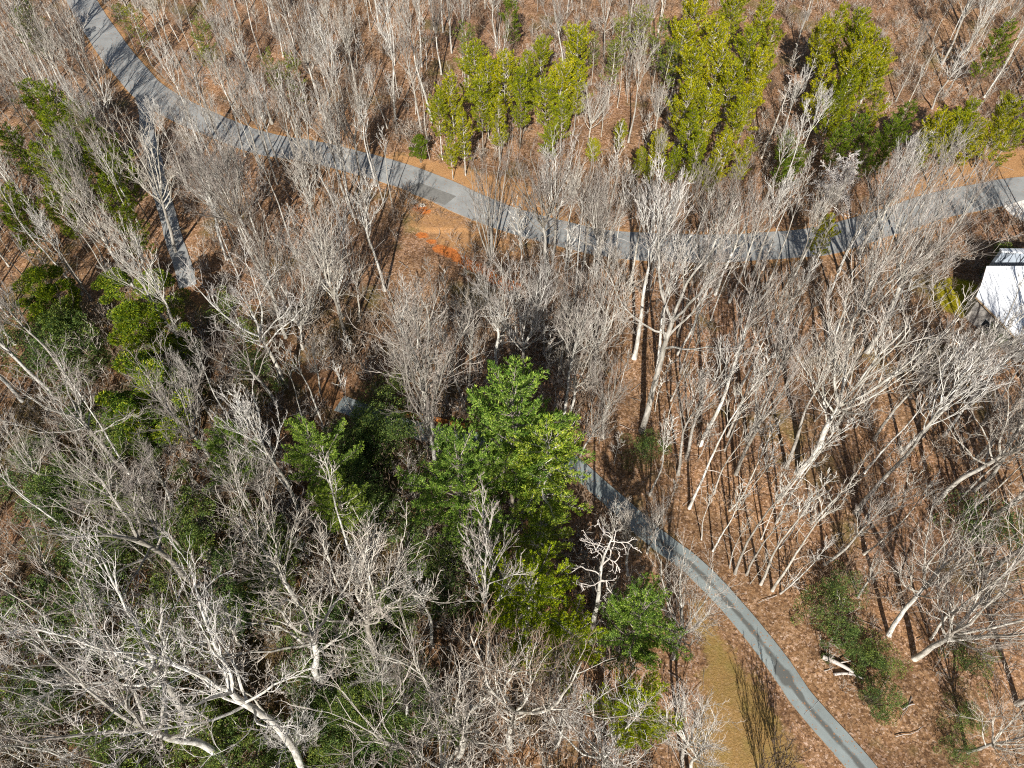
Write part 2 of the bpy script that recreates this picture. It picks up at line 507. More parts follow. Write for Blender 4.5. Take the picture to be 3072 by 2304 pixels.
('vpd',-0.2,140.4,12.0,0.0,0.0,187),
('vp',33.1,132.3,17.0,0.0,0.0,188),
('vp',40.0,132.3,17.0,0.0,0.0,188),
('vp',45.4,130.7,17.0,0.0,0.0,188),
('vp',35.0,122.2,17.0,0.0,0.0,188),
('vp',40.5,119.6,17.0,0.0,0.0,188),
('vp',30.4,114.2,16.0,0.0,0.0,188),
('vp',36.2,110.1,16.0,0.0,0.0,188),
('vp',42.2,116.0,15.0,0.0,0.0,188),
('vp',31.4,103.8,15.0,0.0,0.0,188),
('vp',36.2,103.3,14.0,0.0,0.0,188),
('vp',29.2,96.3,13.0,0.0,0.0,188),
('vp',33.1,96.7,13.0,0.0,0.0,188),
('vp',31.5,94.4,9.0,0.0,0.0,188),
('vp',28.5,105.5,15.0,0.0,0.0,188),
('vp',37.3,97.6,11.0,0.0,0.0,188),
('vp',29.8,123.1,16.0,0.0,0.0,188),
('vp',34.9,115.6,16.0,0.0,0.0,188),
('vp',28.5,100.4,14.0,0.0,0.0,188),
('vp',46.8,126.6,15.0,0.0,0.0,188),
('vp',39.7,108.9,14.0,0.0,0.0,188),
('vp',58.3,127.9,17.0,0.0,0.0,189),
('vp',60.1,120.1,17.0,0.0,0.0,189),
('vp',52.5,114.1,15.0,0.0,0.0,189),
('vp',55.3,109.5,15.0,0.0,0.0,189),
('vp',60.3,112.7,15.0,0.0,0.0,189),
('vp',53.6,108.2,12.0,0.0,0.0,189),
('vp',60.9,125.8,17.0,0.0,0.0,189),
('vp',61.3,109.5,12.0,0.0,0.0,189),
('vp',57.7,115.6,16.0,0.0,0.0,189),
('vp',55.7,126.6,15.0,0.0,0.0,189),
('vp',65.0,121.7,14.0,0.0,0.0,189),
('vp',55.7,108.0,11.0,0.0,0.0,189),
('vpd',45.4,102.4,9.0,0.0,0.0,190),
('vpd',45.8,98.0,9.0,0.0,0.0,190),
('vpd',43.9,97.5,7.0,0.0,0.0,190),
('vpd',53.2,100.8,11.0,0.0,0.0,190),
('vpd',58.0,99.8,10.0,0.0,0.0,190),
('vpd',61.6,102.4,11.0,0.0,0.0,190),
('vpd',64.8,106.0,12.0,0.0,0.0,190),
('vpd',57.9,105.6,10.0,0.0,0.0,190),
('vpd',61.2,100.7,7.0,0.0,0.0,190),
('vp',67.8,101.1,13.0,0.0,0.0,191),
('vp',71.4,101.5,13.0,0.0,0.0,191),
('vp',75.0,101.4,12.0,0.0,0.0,191),
('vp',78.0,100.9,12.0,0.0,0.0,191),
('vp',80.9,101.4,12.0,0.0,0.0,191),
('vp',71.3,100.6,10.0,0.0,0.0,191),
('vp',80.7,105.3,13.0,0.0,0.0,191),
('vp',75.6,106.9,12.0,0.0,0.0,191),
('vp',68.0,101.2,9.0,0.0,0.0,191),
('vp',45.2,79.3,11.0,0.0,0.0,192),
('vpd',88.1,126.9,14.0,0.0,0.0,193),
('vpd',-94.1,141.0,12.0,0.0,0.0,194),
('la',34.3,26.5,5.0,0.0,0.0,195),
('la',36.3,28.9,4.0,0.0,0.0,196),
('la',35.0,23.0,4.0,0.0,0.0,197),
('la',37.1,20.6,3.5,0.0,0.0,198),
('la',38.3,20.7,4.0,0.0,0.0,199),
('la',37.1,17.2,4.0,0.0,0.0,200),
('la',45.1,15.3,3.0,0.0,0.0,201),
('la',43.8,12.2,3.0,0.0,0.0,202),
('la',55.0,35.0,7.0,0.0,0.0,203),
('la',48.0,20.7,4.0,0.0,0.0,204),
('la',73.0,77.9,3.0,0.0,0.0,205),
('la',68.0,65.2,3.0,0.0,0.0,206),
('la',74.3,79.7,5.0,0.0,0.0,207),
('la',-66.4,65.3,8.0,0.0,0.0,208),
('la',-62.1,65.0,8.0,0.0,0.0,208),
('la',-66.1,61.3,7.0,0.0,0.0,208),
('la',-60.4,63.4,7.0,0.0,0.0,208),
('la',-62.5,61.8,7.0,0.0,0.0,208),
('la',-44.2,57.7,5.0,0.0,0.0,208),
('la',-33.8,58.2,5.0,0.0,0.0,208),
('la',-37.0,64.4,5.0,0.0,0.0,208),
('la',-58.6,41.5,6.0,0.0,0.0,208),
('la',-54.1,42.6,6.0,0.0,0.0,208),
('la',-49.3,40.5,6.0,0.0,0.0,208),
('la',-49.1,49.1,7.0,0.0,0.0,208),
('la',-55.2,37.5,6.0,0.0,0.0,208),
('la',-47.7,37.9,5.0,0.0,0.0,208),
('la',-43.4,37.7,5.0,0.0,0.0,208),
('la',-52.3,34.2,6.0,0.0,0.0,208),
('la',-47.3,32.3,7.0,0.0,0.0,208),
('la',-44.9,30.9,6.0,0.0,0.0,208),
('la',-44.2,34.9,6.0,0.0,0.0,208),
('la',-37.3,33.4,6.0,0.0,0.0,208),
('la',-36.4,32.4,5.0,0.0,0.0,208),
('la',-49.5,29.6,4.0,0.0,0.0,208),
('la',-38.5,25.2,6.0,0.0,0.0,208),
('la',-38.8,23.6,5.0,0.0,0.0,208),
('la',-30.2,26.8,6.0,0.0,0.0,208),
('la',-28.5,25.9,5.0,0.0,0.0,208),
('la',-31.8,25.5,5.0,0.0,0.0,208),
('la',-36.7,20.7,4.0,0.0,0.0,208),
('la',-29.1,13.3,7.0,0.0,0.0,208),
('la',-27.5,12.5,6.0,0.0,0.0,208),
('la',-31.6,14.6,5.0,0.0,0.0,208),
('la',-35.1,11.9,6.0,0.0,0.0,208),
('la',-25.1,13.3,5.0,0.0,0.0,208),
('la',-35.3,22.1,6.0,0.0,0.0,208),
('la',-48.5,16.8,6.0,0.0,0.0,208),
('la',-46.1,16.0,5.0,0.0,0.0,208),
('la',-21.0,21.2,6.0,0.0,0.0,208),
('la',-19.2,23.9,6.0,0.0,0.0,208),
('la',-27.2,33.7,7.0,0.0,0.0,208),
('la',-26.4,31.3,6.0,0.0,0.0,208),
('la',-18.1,16.0,5.0,0.0,0.0,208),
('la',-19.2,14.5,6.0,0.0,0.0,208),
('la',-21.0,13.3,5.0,0.0,0.0,208),
('la',-17.6,12.2,5.0,0.0,0.0,208),
('la',-15.5,22.2,5.0,0.0,0.0,208),
('la',-13.9,18.9,5.0,0.0,0.0,208),
('la',-15.2,16.5,6.0,0.0,0.0,208),
('la',-13.6,14.0,5.0,0.0,0.0,208),
('la',-15.0,12.7,6.0,0.0,0.0,208),
('la',-11.2,29.3,4.0,0.0,0.0,208),
('la',-8.2,31.3,5.0,0.0,0.0,208),
('la',-7.3,27.2,5.0,0.0,0.0,208),
('la',-11.6,34.9,6.0,0.0,0.0,208),
('la',-8.8,16.0,5.0,0.0,0.0,208),
('la',-6.1,14.8,4.0,0.0,0.0,208),
('la',-11.4,12.1,4.0,0.0,0.0,208),
('la',-19.3,46.9,7.0,0.0,0.0,208),
('la',-17.0,49.1,7.0,0.0,0.0,208),
('la',-16.0,55.2,5.0,0.0,0.0,208),
('la',-18.0,45.3,6.0,0.0,0.0,208),
('la',-18.5,40.6,7.0,0.0,0.0,208),
('la',-16.6,38.1,6.0,0.0,0.0,208),
('la',16.8,46.5,4.0,0.0,0.0,208),
('la',-41.0,69.2,5.0,0.0,0.0,208),
('hn',-55.0,108.8,19.6,0.3,-0.4,209),
('hn',-50.5,101.7,16.5,-0.1,-0.4,209),
('hn',-49.9,105.3,20.8,0.4,0.1,209),
('hn',-47.3,107.8,19.1,0.5,-0.5,209),
('hn',-43.8,104.2,16.0,0.1,0.1,209),
('hn',-42.1,105.3,19.0,-0.1,0.0,209),
('hm',-40.9,105.2,16.4,0.3,-0.0,209),
('hn',-36.5,101.7,16.7,0.2,-0.3,209),
('hm',-34.5,99.5,21.1,-0.2,0.5,209),
('hn',-33.1,99.8,20.3,0.4,-0.1,209),
('s',-29.8,102.4,18.9,-0.2,-0.1,209),
('hn',-27.3,94.7,15.5,0.4,-0.0,209),
('hm',-25.6,100.9,19.9,-0.2,-0.1,209),
('hn',-23.3,100.4,18.2,0.1,-0.0,209),
('hm',6.3,82.9,20.2,-0.1,0.4,209),
('hn',8.3,80.6,18.8,0.3,0.4,209),
('hm',10.9,80.2,17.5,0.5,-0.3,209),
('hm',13.2,80.9,16.6,0.3,-0.3,209),
('s',15.7,81.0,18.7,0.5,0.2,209),
('hn',18.0,77.0,19.7,-0.0,0.4,209),
('hm',20.8,76.3,18.9,-0.1,-0.4,209),
('hn',23.2,80.9,15.5,-0.1,-0.4,209),
('hn',25.4,80.5,19.0,0.4,0.1,209),
('s',26.8,79.5,17.6,0.5,0.1,209),
('hm',29.8,80.1,18.4,-0.0,-0.2,209),
('hm',30.8,75.2,20.2,0.3,-0.3,209),
('hn',32.6,73.7,18.7,0.2,0.4,209),
('hn',37.0,78.8,19.5,0.2,-0.2,209),
('s',38.9,80.0,20.4,0.1,0.1,209),
('hn',40.9,75.5,16.4,0.3,0.2,209),
('hn',42.8,77.7,17.5,0.5,0.3,209),
('s',46.1,80.5,19.2,-0.1,0.4,209),
('hn',47.8,74.9,17.6,-0.4,-0.0,209),
('hn',50.3,79.4,21.9,-0.0,0.2,209),
('hm',54.5,83.5,19.6,0.3,0.3,209),
('s',56.4,83.6,20.5,-0.4,0.4,209),
('hn',58.7,82.2,20.2,0.2,-0.3,209),
('hn',61.2,85.7,21.3,0.1,0.1,209),
('la',-25.7,6.0,3.6,0.0,0.0,208),
('la',-12.6,15.4,3.4,0.0,0.0,208),
('la',-60.4,45.7,5.0,0.0,0.0,208),
('la',-16.6,37.6,5.2,0.0,0.0,208),
('la',-14.0,7.5,5.6,0.0,0.0,208),
('la',-12.5,25.5,6.3,0.0,0.0,208),
('la',-45.3,25.8,6.5,0.0,0.0,208),
('la',-13.9,20.7,6.1,0.0,0.0,208),
('la',-54.9,50.9,5.5,0.0,0.0,208),
('la',-58.9,57.4,5.7,0.0,0.0,208),
('la',-27.0,27.5,6.1,0.0,0.0,208),
('la',-56.8,60.9,3.4,0.0,0.0,208),
('la',-31.0,4.5,5.4,0.0,0.0,208),
('la',-48.8,41.0,5.0,0.0,0.0,208),
('la',-13.3,26.8,4.0,0.0,0.0,208),
('la',-23.1,8.3,6.7,0.0,0.0,208),
('la',-6.3,7.9,3.8,0.0,0.0,208),
('la',-32.8,32.0,4.6,0.0,0.0,208),
('la',-35.6,17.9,4.7,0.0,0.0,208),
('la',-48.4,40.0,3.5,0.0,0.0,208),
('la',-12.2,5.8,5.6,0.0,0.0,208),
('la',-40.7,43.6,3.5,0.0,0.0,208),
('la',-28.0,14.5,3.4,0.0,0.0,208),
('la',-22.8,44.4,5.8,0.0,0.0,208),
('la',-3.9,32.8,4.7,0.0,0.0,208),
('la',-44.2,55.7,4.5,0.0,0.0,208),
('la',-37.3,29.0,5.8,0.0,0.0,208),
('la',-34.8,26.2,4.2,0.0,0.0,208),
('la',-54.3,40.5,6.6,0.0,0.0,208),
('la',-39.7,13.5,6.3,0.0,0.0,208),
('la',-10.0,17.1,6.8,0.0,0.0,208),
('la',-33.0,24.8,5.1,0.0,0.0,208),
('la',-31.8,38.0,4.1,0.0,0.0,208),
('la',-15.4,46.9,6.6,0.0,0.0,208),
('la',-52.6,63.3,3.4,0.0,0.0,208),
('la',-39.7,21.3,3.9,0.0,0.0,208),
('la',-50.1,54.2,3.0,0.0,0.0,208),
('la',-3.7,31.1,6.7,0.0,0.0,208),
('la',-14.8,5.7,6.9,0.0,0.0,208),
('la',-46.4,47.0,6.7,0.0,0.0,208),
('la',-22.3,25.5,3.8,0.0,0.0,208),
('la',-29.7,18.0,4.1,0.0,0.0,208),
('la',-11.2,3.8,3.1,0.0,0.0,208),
('la',-51.7,25.9,6.9,0.0,0.0,208),
('la',-31.7,43.4,4.8,0.0,0.0,208),
('la',-19.3,18.7,5.6,0.0,0.0,208),
('la',-22.0,7.7,6.9,0.0,0.0,208),
('la',-44.7,46.2,3.9,0.0,0.0,208),
('la',-37.3,8.1,5.9,0.0,0.0,208),
('la',-37.7,3.8,6.9,0.0,0.0,208),
('la',-19.3,8.3,4.7,0.0,0.0,208),
('la',-48.2,18.2,4.5,0.0,0.0,208),
('la',-23.5,4.6,5.4,0.0,0.0,208),
('la',-51.1,42.7,3.0,0.0,0.0,208),
('la',-37.6,36.5,6.9,0.0,0.0,208),
('la',-46.5,59.1,6.5,0.0,0.0,208),
('la',-50.5,48.4,4.3,0.0,0.0,208),
('la',-54.8,40.6,5.6,0.0,0.0,208),
('vpd',-64.2,96.0,14.0,0.0,0.0,210),
('vpd',-58.5,84.5,13.0,0.0,0.0,210),
('vpd',-59.1,90.6,13.0,0.0,0.0,210),
('vpd',-62.7,92.3,12.0,0.0,0.0,210),
('vpd',-54.5,79.1,12.0,0.0,0.0,210),
('hn',-88.7,128.8,21.0,0.0,0.0,211),
('hm',-82.3,122.7,20.0,0.0,0.0,211),
('hn',-76.8,116.8,19.0,0.0,0.0,211),
('hm',-78.4,126.7,18.0,0.0,0.0,211),
('hm',-94.1,139.3,22.0,0.0,0.0,211),
('hm',-98.4,148.2,22.0,0.0,0.0,211),
('hm',-103.0,155.8,20.0,0.0,0.0,211),
('hm',-80.2,111.3,20.0,0.0,0.0,211),
('hm',-74.3,107.7,18.0,0.0,0.0,211),
('hn',-68.8,102.6,17.0,0.0,0.0,211),
('hm',-64.9,98.5,18.0,0.0,0.0,211),
('hm',-62.0,92.7,16.0,0.0,0.0,211),
('hn',-59.4,88.2,17.0,0.0,0.0,211),
('hn',77.6,71.4,21.0,0.3,-0.0,212),
('hn',-91.3,122.1,17.2,-0.0,0.7,213),
('hn',-79.7,103.8,16.3,0.6,0.1,213),
('hm',-44.0,141.0,18.5,-0.1,-0.3,214),
('hn',60.8,54.2,23.6,-0.2,0.4,212),
('hm',-18.2,161.4,19.5,0.3,-0.7,215),
('hm',90.4,94.0,14.5,0.2,-0.5,216),
('hn',-71.4,139.4,14.7,0.4,-0.4,214),
('hn',-83.7,120.2,20.7,0.2,0.4,213),
('hn',59.2,28.1,17.6,-0.6,-0.4,217),
('hn',-90.5,87.3,16.6,-0.3,0.4,213),
('hm',-53.3,102.9,14.4,0.5,-0.0,214),
('hn',99.7,151.2,14.0,-0.1,0.2,216),
('hn',-92.3,143.6,22.3,-0.5,-0.3,213),
('hm',6.6,60.0,16.2,0.4,0.3,218),
('hn',-115.0,159.1,16.0,0.5,-0.2,213),
('hm',-0.9,169.5,19.2,-0.3,-0.3,215),
('hm',98.9,115.0,18.6,0.5,0.2,216),
('hm',-61.4,55.8,23.3,-0.9,-0.4,219),
('hn',23.9,103.8,15.5,-0.6,0.3,220),
('hn',-99.9,136.0,14.9,-0.1,-0.3,213),
('hm',-23.2,64.7,21.2,-0.2,0.7,221),
('hn',96.5,133.6,16.7,-0.6,0.6,216),
('hn',-25.7,38.6,23.2,-0.6,0.5,222),
('hw',72.1,162.6,16.4,-0.0,0.6,220),
('hn',87.2,134.9,17.4,-0.2,-0.5,216),
('hn',-39.7,142.5,19.9,-0.4,0.2,214),
('hm',68.1,41.2,21.9,-0.5,-0.4,212),
('hn',39.0,164.0,15.4,-0.1,-0.2,220),
('hn',-62.4,73.2,17.1,0.6,-0.4,219),
('hn',20.8,44.0,19.6,-0.4,0.6,223),
('hn',-67.1,48.0,17.3,-0.5,0.2,222),
('hm',-57.8,152.6,20.3,-0.3,0.7,214),
('hn',92.1,141.2,13.7,0.3,0.5,216),
('hn',50.0,47.4,21.6,-0.1,0.4,212),
('hn',-82.5,159.9,17.2,-0.6,-0.6,213),
('hn',100.9,134.2,15.3,0.5,0.3,216),
('hn',-47.6,100.6,15.4,0.3,0.4,214),
('hm',-63.9,85.2,17.6,0.2,-0.6,213),
('hn',53.3,49.8,23.2,-0.9,0.6,212),
('hn',92.8,134.4,15.5,0.5,0.0,216),
('hn',-103.9,144.6,16.0,-0.1,0.6,213),
('hn',28.8,141.2,21.4,-0.8,0.6,220),
('hn',-57.2,135.9,14.2,0.3,-0.3,214),
('hm',58.2,45.8,17.6,0.0,0.3,212),
('hn',-118.2,155.0,18.4,0.4,-0.5,213),
('hn',-46.6,64.9,22.9,-0.0,0.0,219),
('hm',-1.7,130.8,12.3,-0.1,0.1,215),
('hw',58.2,38.5,23.3,0.2,0.2,212),
('hn',-18.0,136.2,17.2,0.4,0.1,215),
('hm',-44.0,85.3,16.2,0.1,0.5,214),
('hn',-81.2,69.6,19.8,-0.1,-0.6,219),
('hn',-62.9,129.8,19.2,-0.5,-0.7,214),
('hn',-125.9,167.0,14.7,-0.4,0.4,213),
('hn',-3.3,150.0,16.2,0.6,-0.5,215),
('hm',96.1,117.5,17.9,0.4,0.1,216),
('hw',-50.2,149.7,17.6,0.5,0.1,214),
('hw',22.4,169.2,14.9,-0.3,0.1,220),
('hn',-93.7,107.9,11.5,-0.1,0.2,213),
('hw',-88.0,95.0,16.5,0.4,0.3,213),
('hw',-100.4,108.4,15.1,-0.2,-0.3,213),
('hn',-57.7,54.9,22.5,0.7,-0.1,219),
('hn',49.0,113.2,14.4,-0.1,-0.3,220),
('hw',1.7,60.6,18.3,-0.7,-0.1,218),
('hn',-98.1,140.5,16.2,0.2,0.2,213),
('hn',-28.2,117.7,21.3,0.8,-0.7,215),
('hm',-27.7,97.5,18.8,0.6,-0.3,215),
('hn',6.0,6.8,18.1,0.2,-0.1,217),
('hn',115.0,152.8,14.5,0.6,0.4,216),
('hn',-69.0,62.1,17.8,-0.1,-0.1,219),
('hn',78.2,58.9,16.3,-0.3,0.2,212),
('hn',23.3,96.2,13.0,-0.2,-0.3,220),
('hn',-84.3,75.6,18.6,-0.3,-0.3,219),
('hm',-14.5,149.2,15.6,0.6,0.2,215),
('hn',70.5,64.7,21.4,0.6,0.5,212),
('hn',-84.8,101.0,16.2,0.5,0.6,213),
('hw',-2.1,61.0,18.7,0.5,-0.5,218),
('hn',-63.2,87.7,16.5,0.1,-0.5,213),
('hn',-23.5,136.9,14.5,0.1,-0.3,215),
('hn',12.2,65.6,20.1,-0.8,-0.7,223),
('hn',-53.5,136.6,14.1,-0.5,-0.3,214),
('hm',-56.1,74.6,19.2,-0.2,-0.3,219),
('hn',-33.9,119.8,14.7,0.3,0.1,215),
('hw',92.2,106.1,15.3,0.5,0.6,216),
('hn',-91.4,166.9,16.8,-0.4,0.5,213),
('hn',-8.6,23.0,20.4,0.1,-0.4,218),
('hm',-82.7,82.0,22.0,-0.7,0.3,219),
('hn',-50.8,139.7,16.1,0.2,0.4,214),
('hn',-35.4,138.8,15.0,0.2,-0.3,215),
('hn',-36.1,74.2,23.2,-0.7,-0.4,221),
('hn',-75.6,88.5,18.8,-0.7,-0.2,213),
('hn',-32.1,160.2,16.8,0.0,-0.1,215),
('hn',6.4,50.0,23.3,0.9,0.2,217),
('hm',-12.3,141.2,16.1,-0.3,-0.1,215),
('hn',-9.0,130.0,19.3,0.1,0.6,215),
('hw',23.8,136.5,14.7,-0.3,-0.4,220),
('hm',-81.1,94.4,20.9,0.1,-0.4,213),
('hn',-41.6,126.9,13.7,-0.0,0.1,214),
('hn',-27.8,148.6,19.3,0.8,-0.7,215),
('hn',42.1,95.8,15.4,0.1,-0.2,220),
('hn',4.2,12.9,17.7,0.4,0.2,218),
('hm',3.4,15.7,19.4,0.1,0.1,218),
('hn',-85.3,161.4,17.9,-0.4,0.6,213),
('hn',24.0,67.1,17.8,-0.2,0.2,223),
('hn',90.8,160.7,14.0,-0.1,-0.2,216),
('hn',-46.5,140.2,15.1,0.1,-0.1,214),
('hn',90.7,126.2,16.2,0.2,-0.5,216),
('hn',32.8,166.8,13.0,-0.5,0.5,220),
('hn',-98.3,102.3,15.8,-0.0,0.5,213),
('hn',22.3,46.4,23.9,-0.2,-0.3,223),
('hm',-8.7,5.6,23.1,0.2,-0.5,218),
('hw',-24.7,69.9,17.5,0.3,-0.2,221),
('hn',103.3,114.2,18.1,0.2,0.3,216),
('hn',-24.4,157.0,15.2,-0.5,0.4,215),
('hn',18.3,166.7,14.6,0.2,0.2,215),
('hm',91.4,90.9,14.8,-0.1,0.5,216),
('hn',-44.6,61.1,22.4,-0.1,0.8,219),
('hn',-67.1,136.1,19.0,0.2,-0.4,214),
('hn',-39.9,85.1,17.6,0.4,0.4,214),
('hw',57.2,42.0,20.8,-0.3,0.7,212),
('hn',-69.6,50.4,19.3,-0.7,0.4,222),
('hn',-65.1,91.8,16.5,0.0,-0.2,213),
('hm',-77.9,68.5,20.6,-0.6,0.3,219),
('hn',-54.6,97.7,16.5,0.1,0.6,214),
('hm',-62.9,37.4,18.7,-0.1,0.6,222),
('hm',-53.7,7.9,16.3,-0.5,0.0,222),
('hn',24.9,148.9,20.4,-0.7,0.4,220),
('hm',-32.0,118.0,16.0,0.5,0.3,215),
('hw',65.4,50.5,20.3,-0.6,0.8,212),
('hm',95.5,153.4,20.9,0.5,-0.2,216),
('hn',76.7,171.2,21.7,-0.0,-0.2,220),
('hm',-36.0,121.1,21.3,-0.2,-0.0,214),
('hm',-36.3,43.7,21.4,0.4,0.3,222),
('hm',-14.0,133.7,15.2,-0.5,0.5,215),
('hw',-13.0,168.2,14.6,0.6,0.4,215),
('hm',86.5,137.6,21.1,-0.6,-0.5,216),
('hw',-70.8,65.2,21.3,0.1,-0.2,219),
('hn',83.4,126.8,15.0,0.1,0.4,216),
('hm',-67.5,36.1,20.0,0.1,0.2,222),
('hn',-28.2,79.6,20.5,-0.4,0.8,221),
('hn',74.4,65.9,22.4,-0.3,0.9,212),
('hm',-66.0,55.4,23.8,0.2,-0.6,219),
('hn',-48.0,155.6,17.0,0.4,-0.2,214),
('hn',-19.2,75.4,21.7,0.8,-0.1,221),
('hn',48.4,102.2,16.6,-0.4,-0.7,220),
('hm',62.3,163.3,15.6,0.2,0.6,220),
('hn',26.3,140.8,12.7,0.4,0.5,220),
('hm',-76.7,91.0,16.2,0.3,-0.6,213),
('hn',-95.7,132.1,16.8,0.6,0.1,213),
('hn',-107.2,164.3,15.7,0.5,0.4,213),
('hw',59.5,33.2,22.7,0.5,-0.4,212),
('hn',83.0,172.4,20.8,0.1,-0.7,216),
('hn',-61.4,161.9,18.1,0.2,0.3,214),
('hm',-32.2,65.9,23.9,0.7,-0.1,221),
('hn',-112.2,167.0,18.5,0.1,-0.5,213),
('hn',-29.9,149.9,13.3,0.4,-0.3,215),
('hn',-78.7,92.9,20.1,0.2,-0.6,213),
('hn',-65.3,33.5,21.1,-0.8,0.3,222),
('hn',36.1,32.3,17.2,0.5,-0.2,223),
('s',-72.1,147.7,14.2,-0.3,-0.0,224),
('s',-97.6,113.9,18.0,-0.4,0.5,225),
('s',-70.3,98.4,12.0,0.0,0.1,225),
('s',41.0,33.5,19.0,0.0,0.3,226),
('s',-19.3,49.3,15.7,-0.4,0.2,227),
('s',-21.7,126.0,17.1,0.2,0.4,228),
('s',52.8,37.6,20.2,0.1,-0.2,226),
('s',32.6,61.4,21.2,0.5,-0.2,229),
('s',-52.1,36.1,20.7,0.8,-0.5,230),
('s',15.3,161.4,12.0,-0.3,-0.3,228),
('s',-61.7,78.8,17.6,0.3,0.5,231),
('s',-52.7,166.3,16.1,0.1,-0.4,224),
('s',-62.2,138.6,12.2,0.1,-0.4,224),
('s',-87.0,101.1,14.9,-0.1,-0.4,225),
('s',-34.1,82.6,22.0,-0.4,-0.3,232),
('s',-44.8,144.7,13.6,0.3,0.0,224),
('s',-43.9,6.2,23.2,0.1,0.4,230),
('s',42.7,63.2,23.0,0.1,-0.8,229),
('s',65.5,37.7,21.1,-0.8,-0.8,226),
('s',80.1,80.4,23.5,0.2,-0.2,226),
('s',52.1,13.0,22.1,0.8,-0.1,233),
('s',103.1,112.3,14.3,0.1,-0.5,234),
('s',31.3,152.0,17.1,0.4,0.1,235),
('s',70.5,60.6,23.1,-0.2,-0.3,226),
('s',-65.4,104.1,16.7,-0.4,-0.5,225),
('s',19.9,122.9,14.5,-0.5,-0.5,235),
('s',11.9,156.6,15.6,0.5,-0.1,228),
('s',21.4,55.5,20.5,0.6,-0.8,229),
('s',37.3,63.8,20.4,-0.8,-0.7,229),
('s',99.2,167.4,16.0,-0.1,0.6,234),
('s',101.8,118.3,16.1,0.4,0.4,234),
('s',-22.5,23.0,16.4,-0.3,0.6,230),
('s',101.0,140.5,16.9,0.1,-0.1,234),
('s',-111.4,142.4,14.4,0.4,-0.5,225),
('s',-24.5,15.7,20.8,0.6,-0.4,230),
('s',-37.6,10.4,17.3,-0.4,0.6,230),
('s',19.2,47.8,16.9,-0.0,-0.3,229),
('s',-73.7,70.2,22.4,0.8,0.8,231),
('s',61.8,56.6,15.9,-0.2,-0.2,226),
('s',-68.1,70.8,19.5,-0.3,-0.3,231),
('s',16.2,113.7,12.3,-0.2,0.1,235),
('s',-69.2,146.1,16.5,-0.5,-0.3,224),
('s',-81.7,109.9,16.4,-0.5,-0.3,225),
('s',83.8,167.7,17.5,-0.4,-0.5,234),
('s',29.3,70.1,15.6,0.6,-0.5,229),
('s',-71.7,63.0,16.5,0.1,-0.2,231),
('s',-117.6,150.6,16.4,0.5,-0.2,225),
('s',-76.2,146.5,17.1,-0.6,0.3,225),
('s',98.1,134.5,16.7,0.7,0.3,234),
('s',-53.5,157.3,14.5,0.2,-0.1,224),
('s',-40.4,31.7,17.6,-0.0,-0.5,230),
('s',84.4,92.3,16.9,-0.5,-0.1,234),
('s',-64.7,70.7,16.4,0.5,-0.5,231),
('s',-75.3,74.2,22.2,-0.5,-0.3,231),
('s',98.1,112.4,13.5,-0.3,-0.5,234),
('s',-79.7,152.1,17.4,-0.5,0.6,225),
('s',25.6,111.1,13.2,0.4,0.4,235),
('s',-37.5,41.1,16.1,0.5,-0.5,230),
('s',-30.6,158.0,15.6,-0.0,0.6,228),
('s',-48.5,10.5,18.9,-0.3,0.3,230),
('s',35.9,37.4,18.3,0.2,-0.5,229),
('s',-43.4,14.7,22.4,-0.7,0.2,230),
('s',43.0,92.4,21.7,-0.8,0.2,235),
('s',-63.0,140.7,18.1,-0.4,0.6,224),
('s',-40.9,162.5,16.4,0.3,-0.6,224),
('s',-45.3,9.0,18.4,-0.2,0.5,230),
('s',-15.5,112.1,16.6,0.3,-0.2,228),
('s',-34.9,135.0,15.7,0.1,0.3,228),
('s',-86.4,96.6,17.2,-0.4,-0.7,225),
('s',-86.9,79.9,22.0,0.9,-0.5,231),
('s',24.9,41.3,17.5,0.6,0.4,229),
('s',-70.9,153.8,19.8,-0.6,0.3,224),
('s',-27.3,113.3,16.8,-0.0,-0.0,228),
('s',9.9,64.8,21.0,0.7,-0.1,229),
('s',-27.6,128.2,12.6,0.1,0.3,228),
('s',-99.7,132.7,17.9,-0.3,-0.0,225),
('s',33.3,141.1,14.3,-0.2,0.4,235),
('s',-37.7,84.1,20.4,-0.4,-0.1,224),
('s',76.6,68.9,21.0,0.8,-0.4,226),
('s',26.2,67.4,23.5,0.5,0.9,229),
('s',-4.0,15.8,21.4,0.7,-0.4,227),
('s',44.3,55.7,23.9,-0.6,0.1,229),
('s',58.7,20.4,20.4,0.1,-0.3,233),
('s',72.6,72.3,17.3,-0.3,-0.3,226),
('s',-53.5,37.2,21.7,0.4,-0.5,230),
('s',-12.2,165.8,14.1,-0.3,-0.4,228),
('s',99.3,169.2,13.2,-0.5,-0.4,234),
('s',69.3,52.3,19.4,-0.6,0.4,226),
('s',63.7,155.0,14.7,-0.0,0.5,235),
('s',7.4,9.9,18.9,0.2,0.1,233),
('s',-86.7,81.6,21.9,-0.4,0.7,231),
('s',45.2,51.2,17.0,0.4,-0.4,226),
('s',-44.5,137.0,18.6,-0.1,-0.6,224),
('s',-20.4,113.3,13.7,-0.5,-0.3,228),
('s',81.0,77.4,23.3,-0.4,0.0,226),
('s',-37.1,52.2,17.5,0.5,0.5,230),
('s',-18.7,164.8,18.5,-0.6,0.2,228),
('s',88.7,83.6,20.2,0.7,0.2,234),
('s',-30.5,134.1,16.4,0.6,-0.1,228),
('s',-95.0,118.8,17.5,0.4,-0.1,225),
('s',-87.5,120.6,13.4,-0.2,-0.1,225),
('s',-88.6,143.4,15.9,-0.1,-0.3,225),
('s',38.6,76.1,22.3,-0.2,0.9,229),
('s',-56.0,12.7,20.7,-0.0,-0.1,230),
('s',-26.0,163.9,15.0,0.3,-0.5,228),
('s',-41.4,77.5,17.5,0.6,-0.5,232),
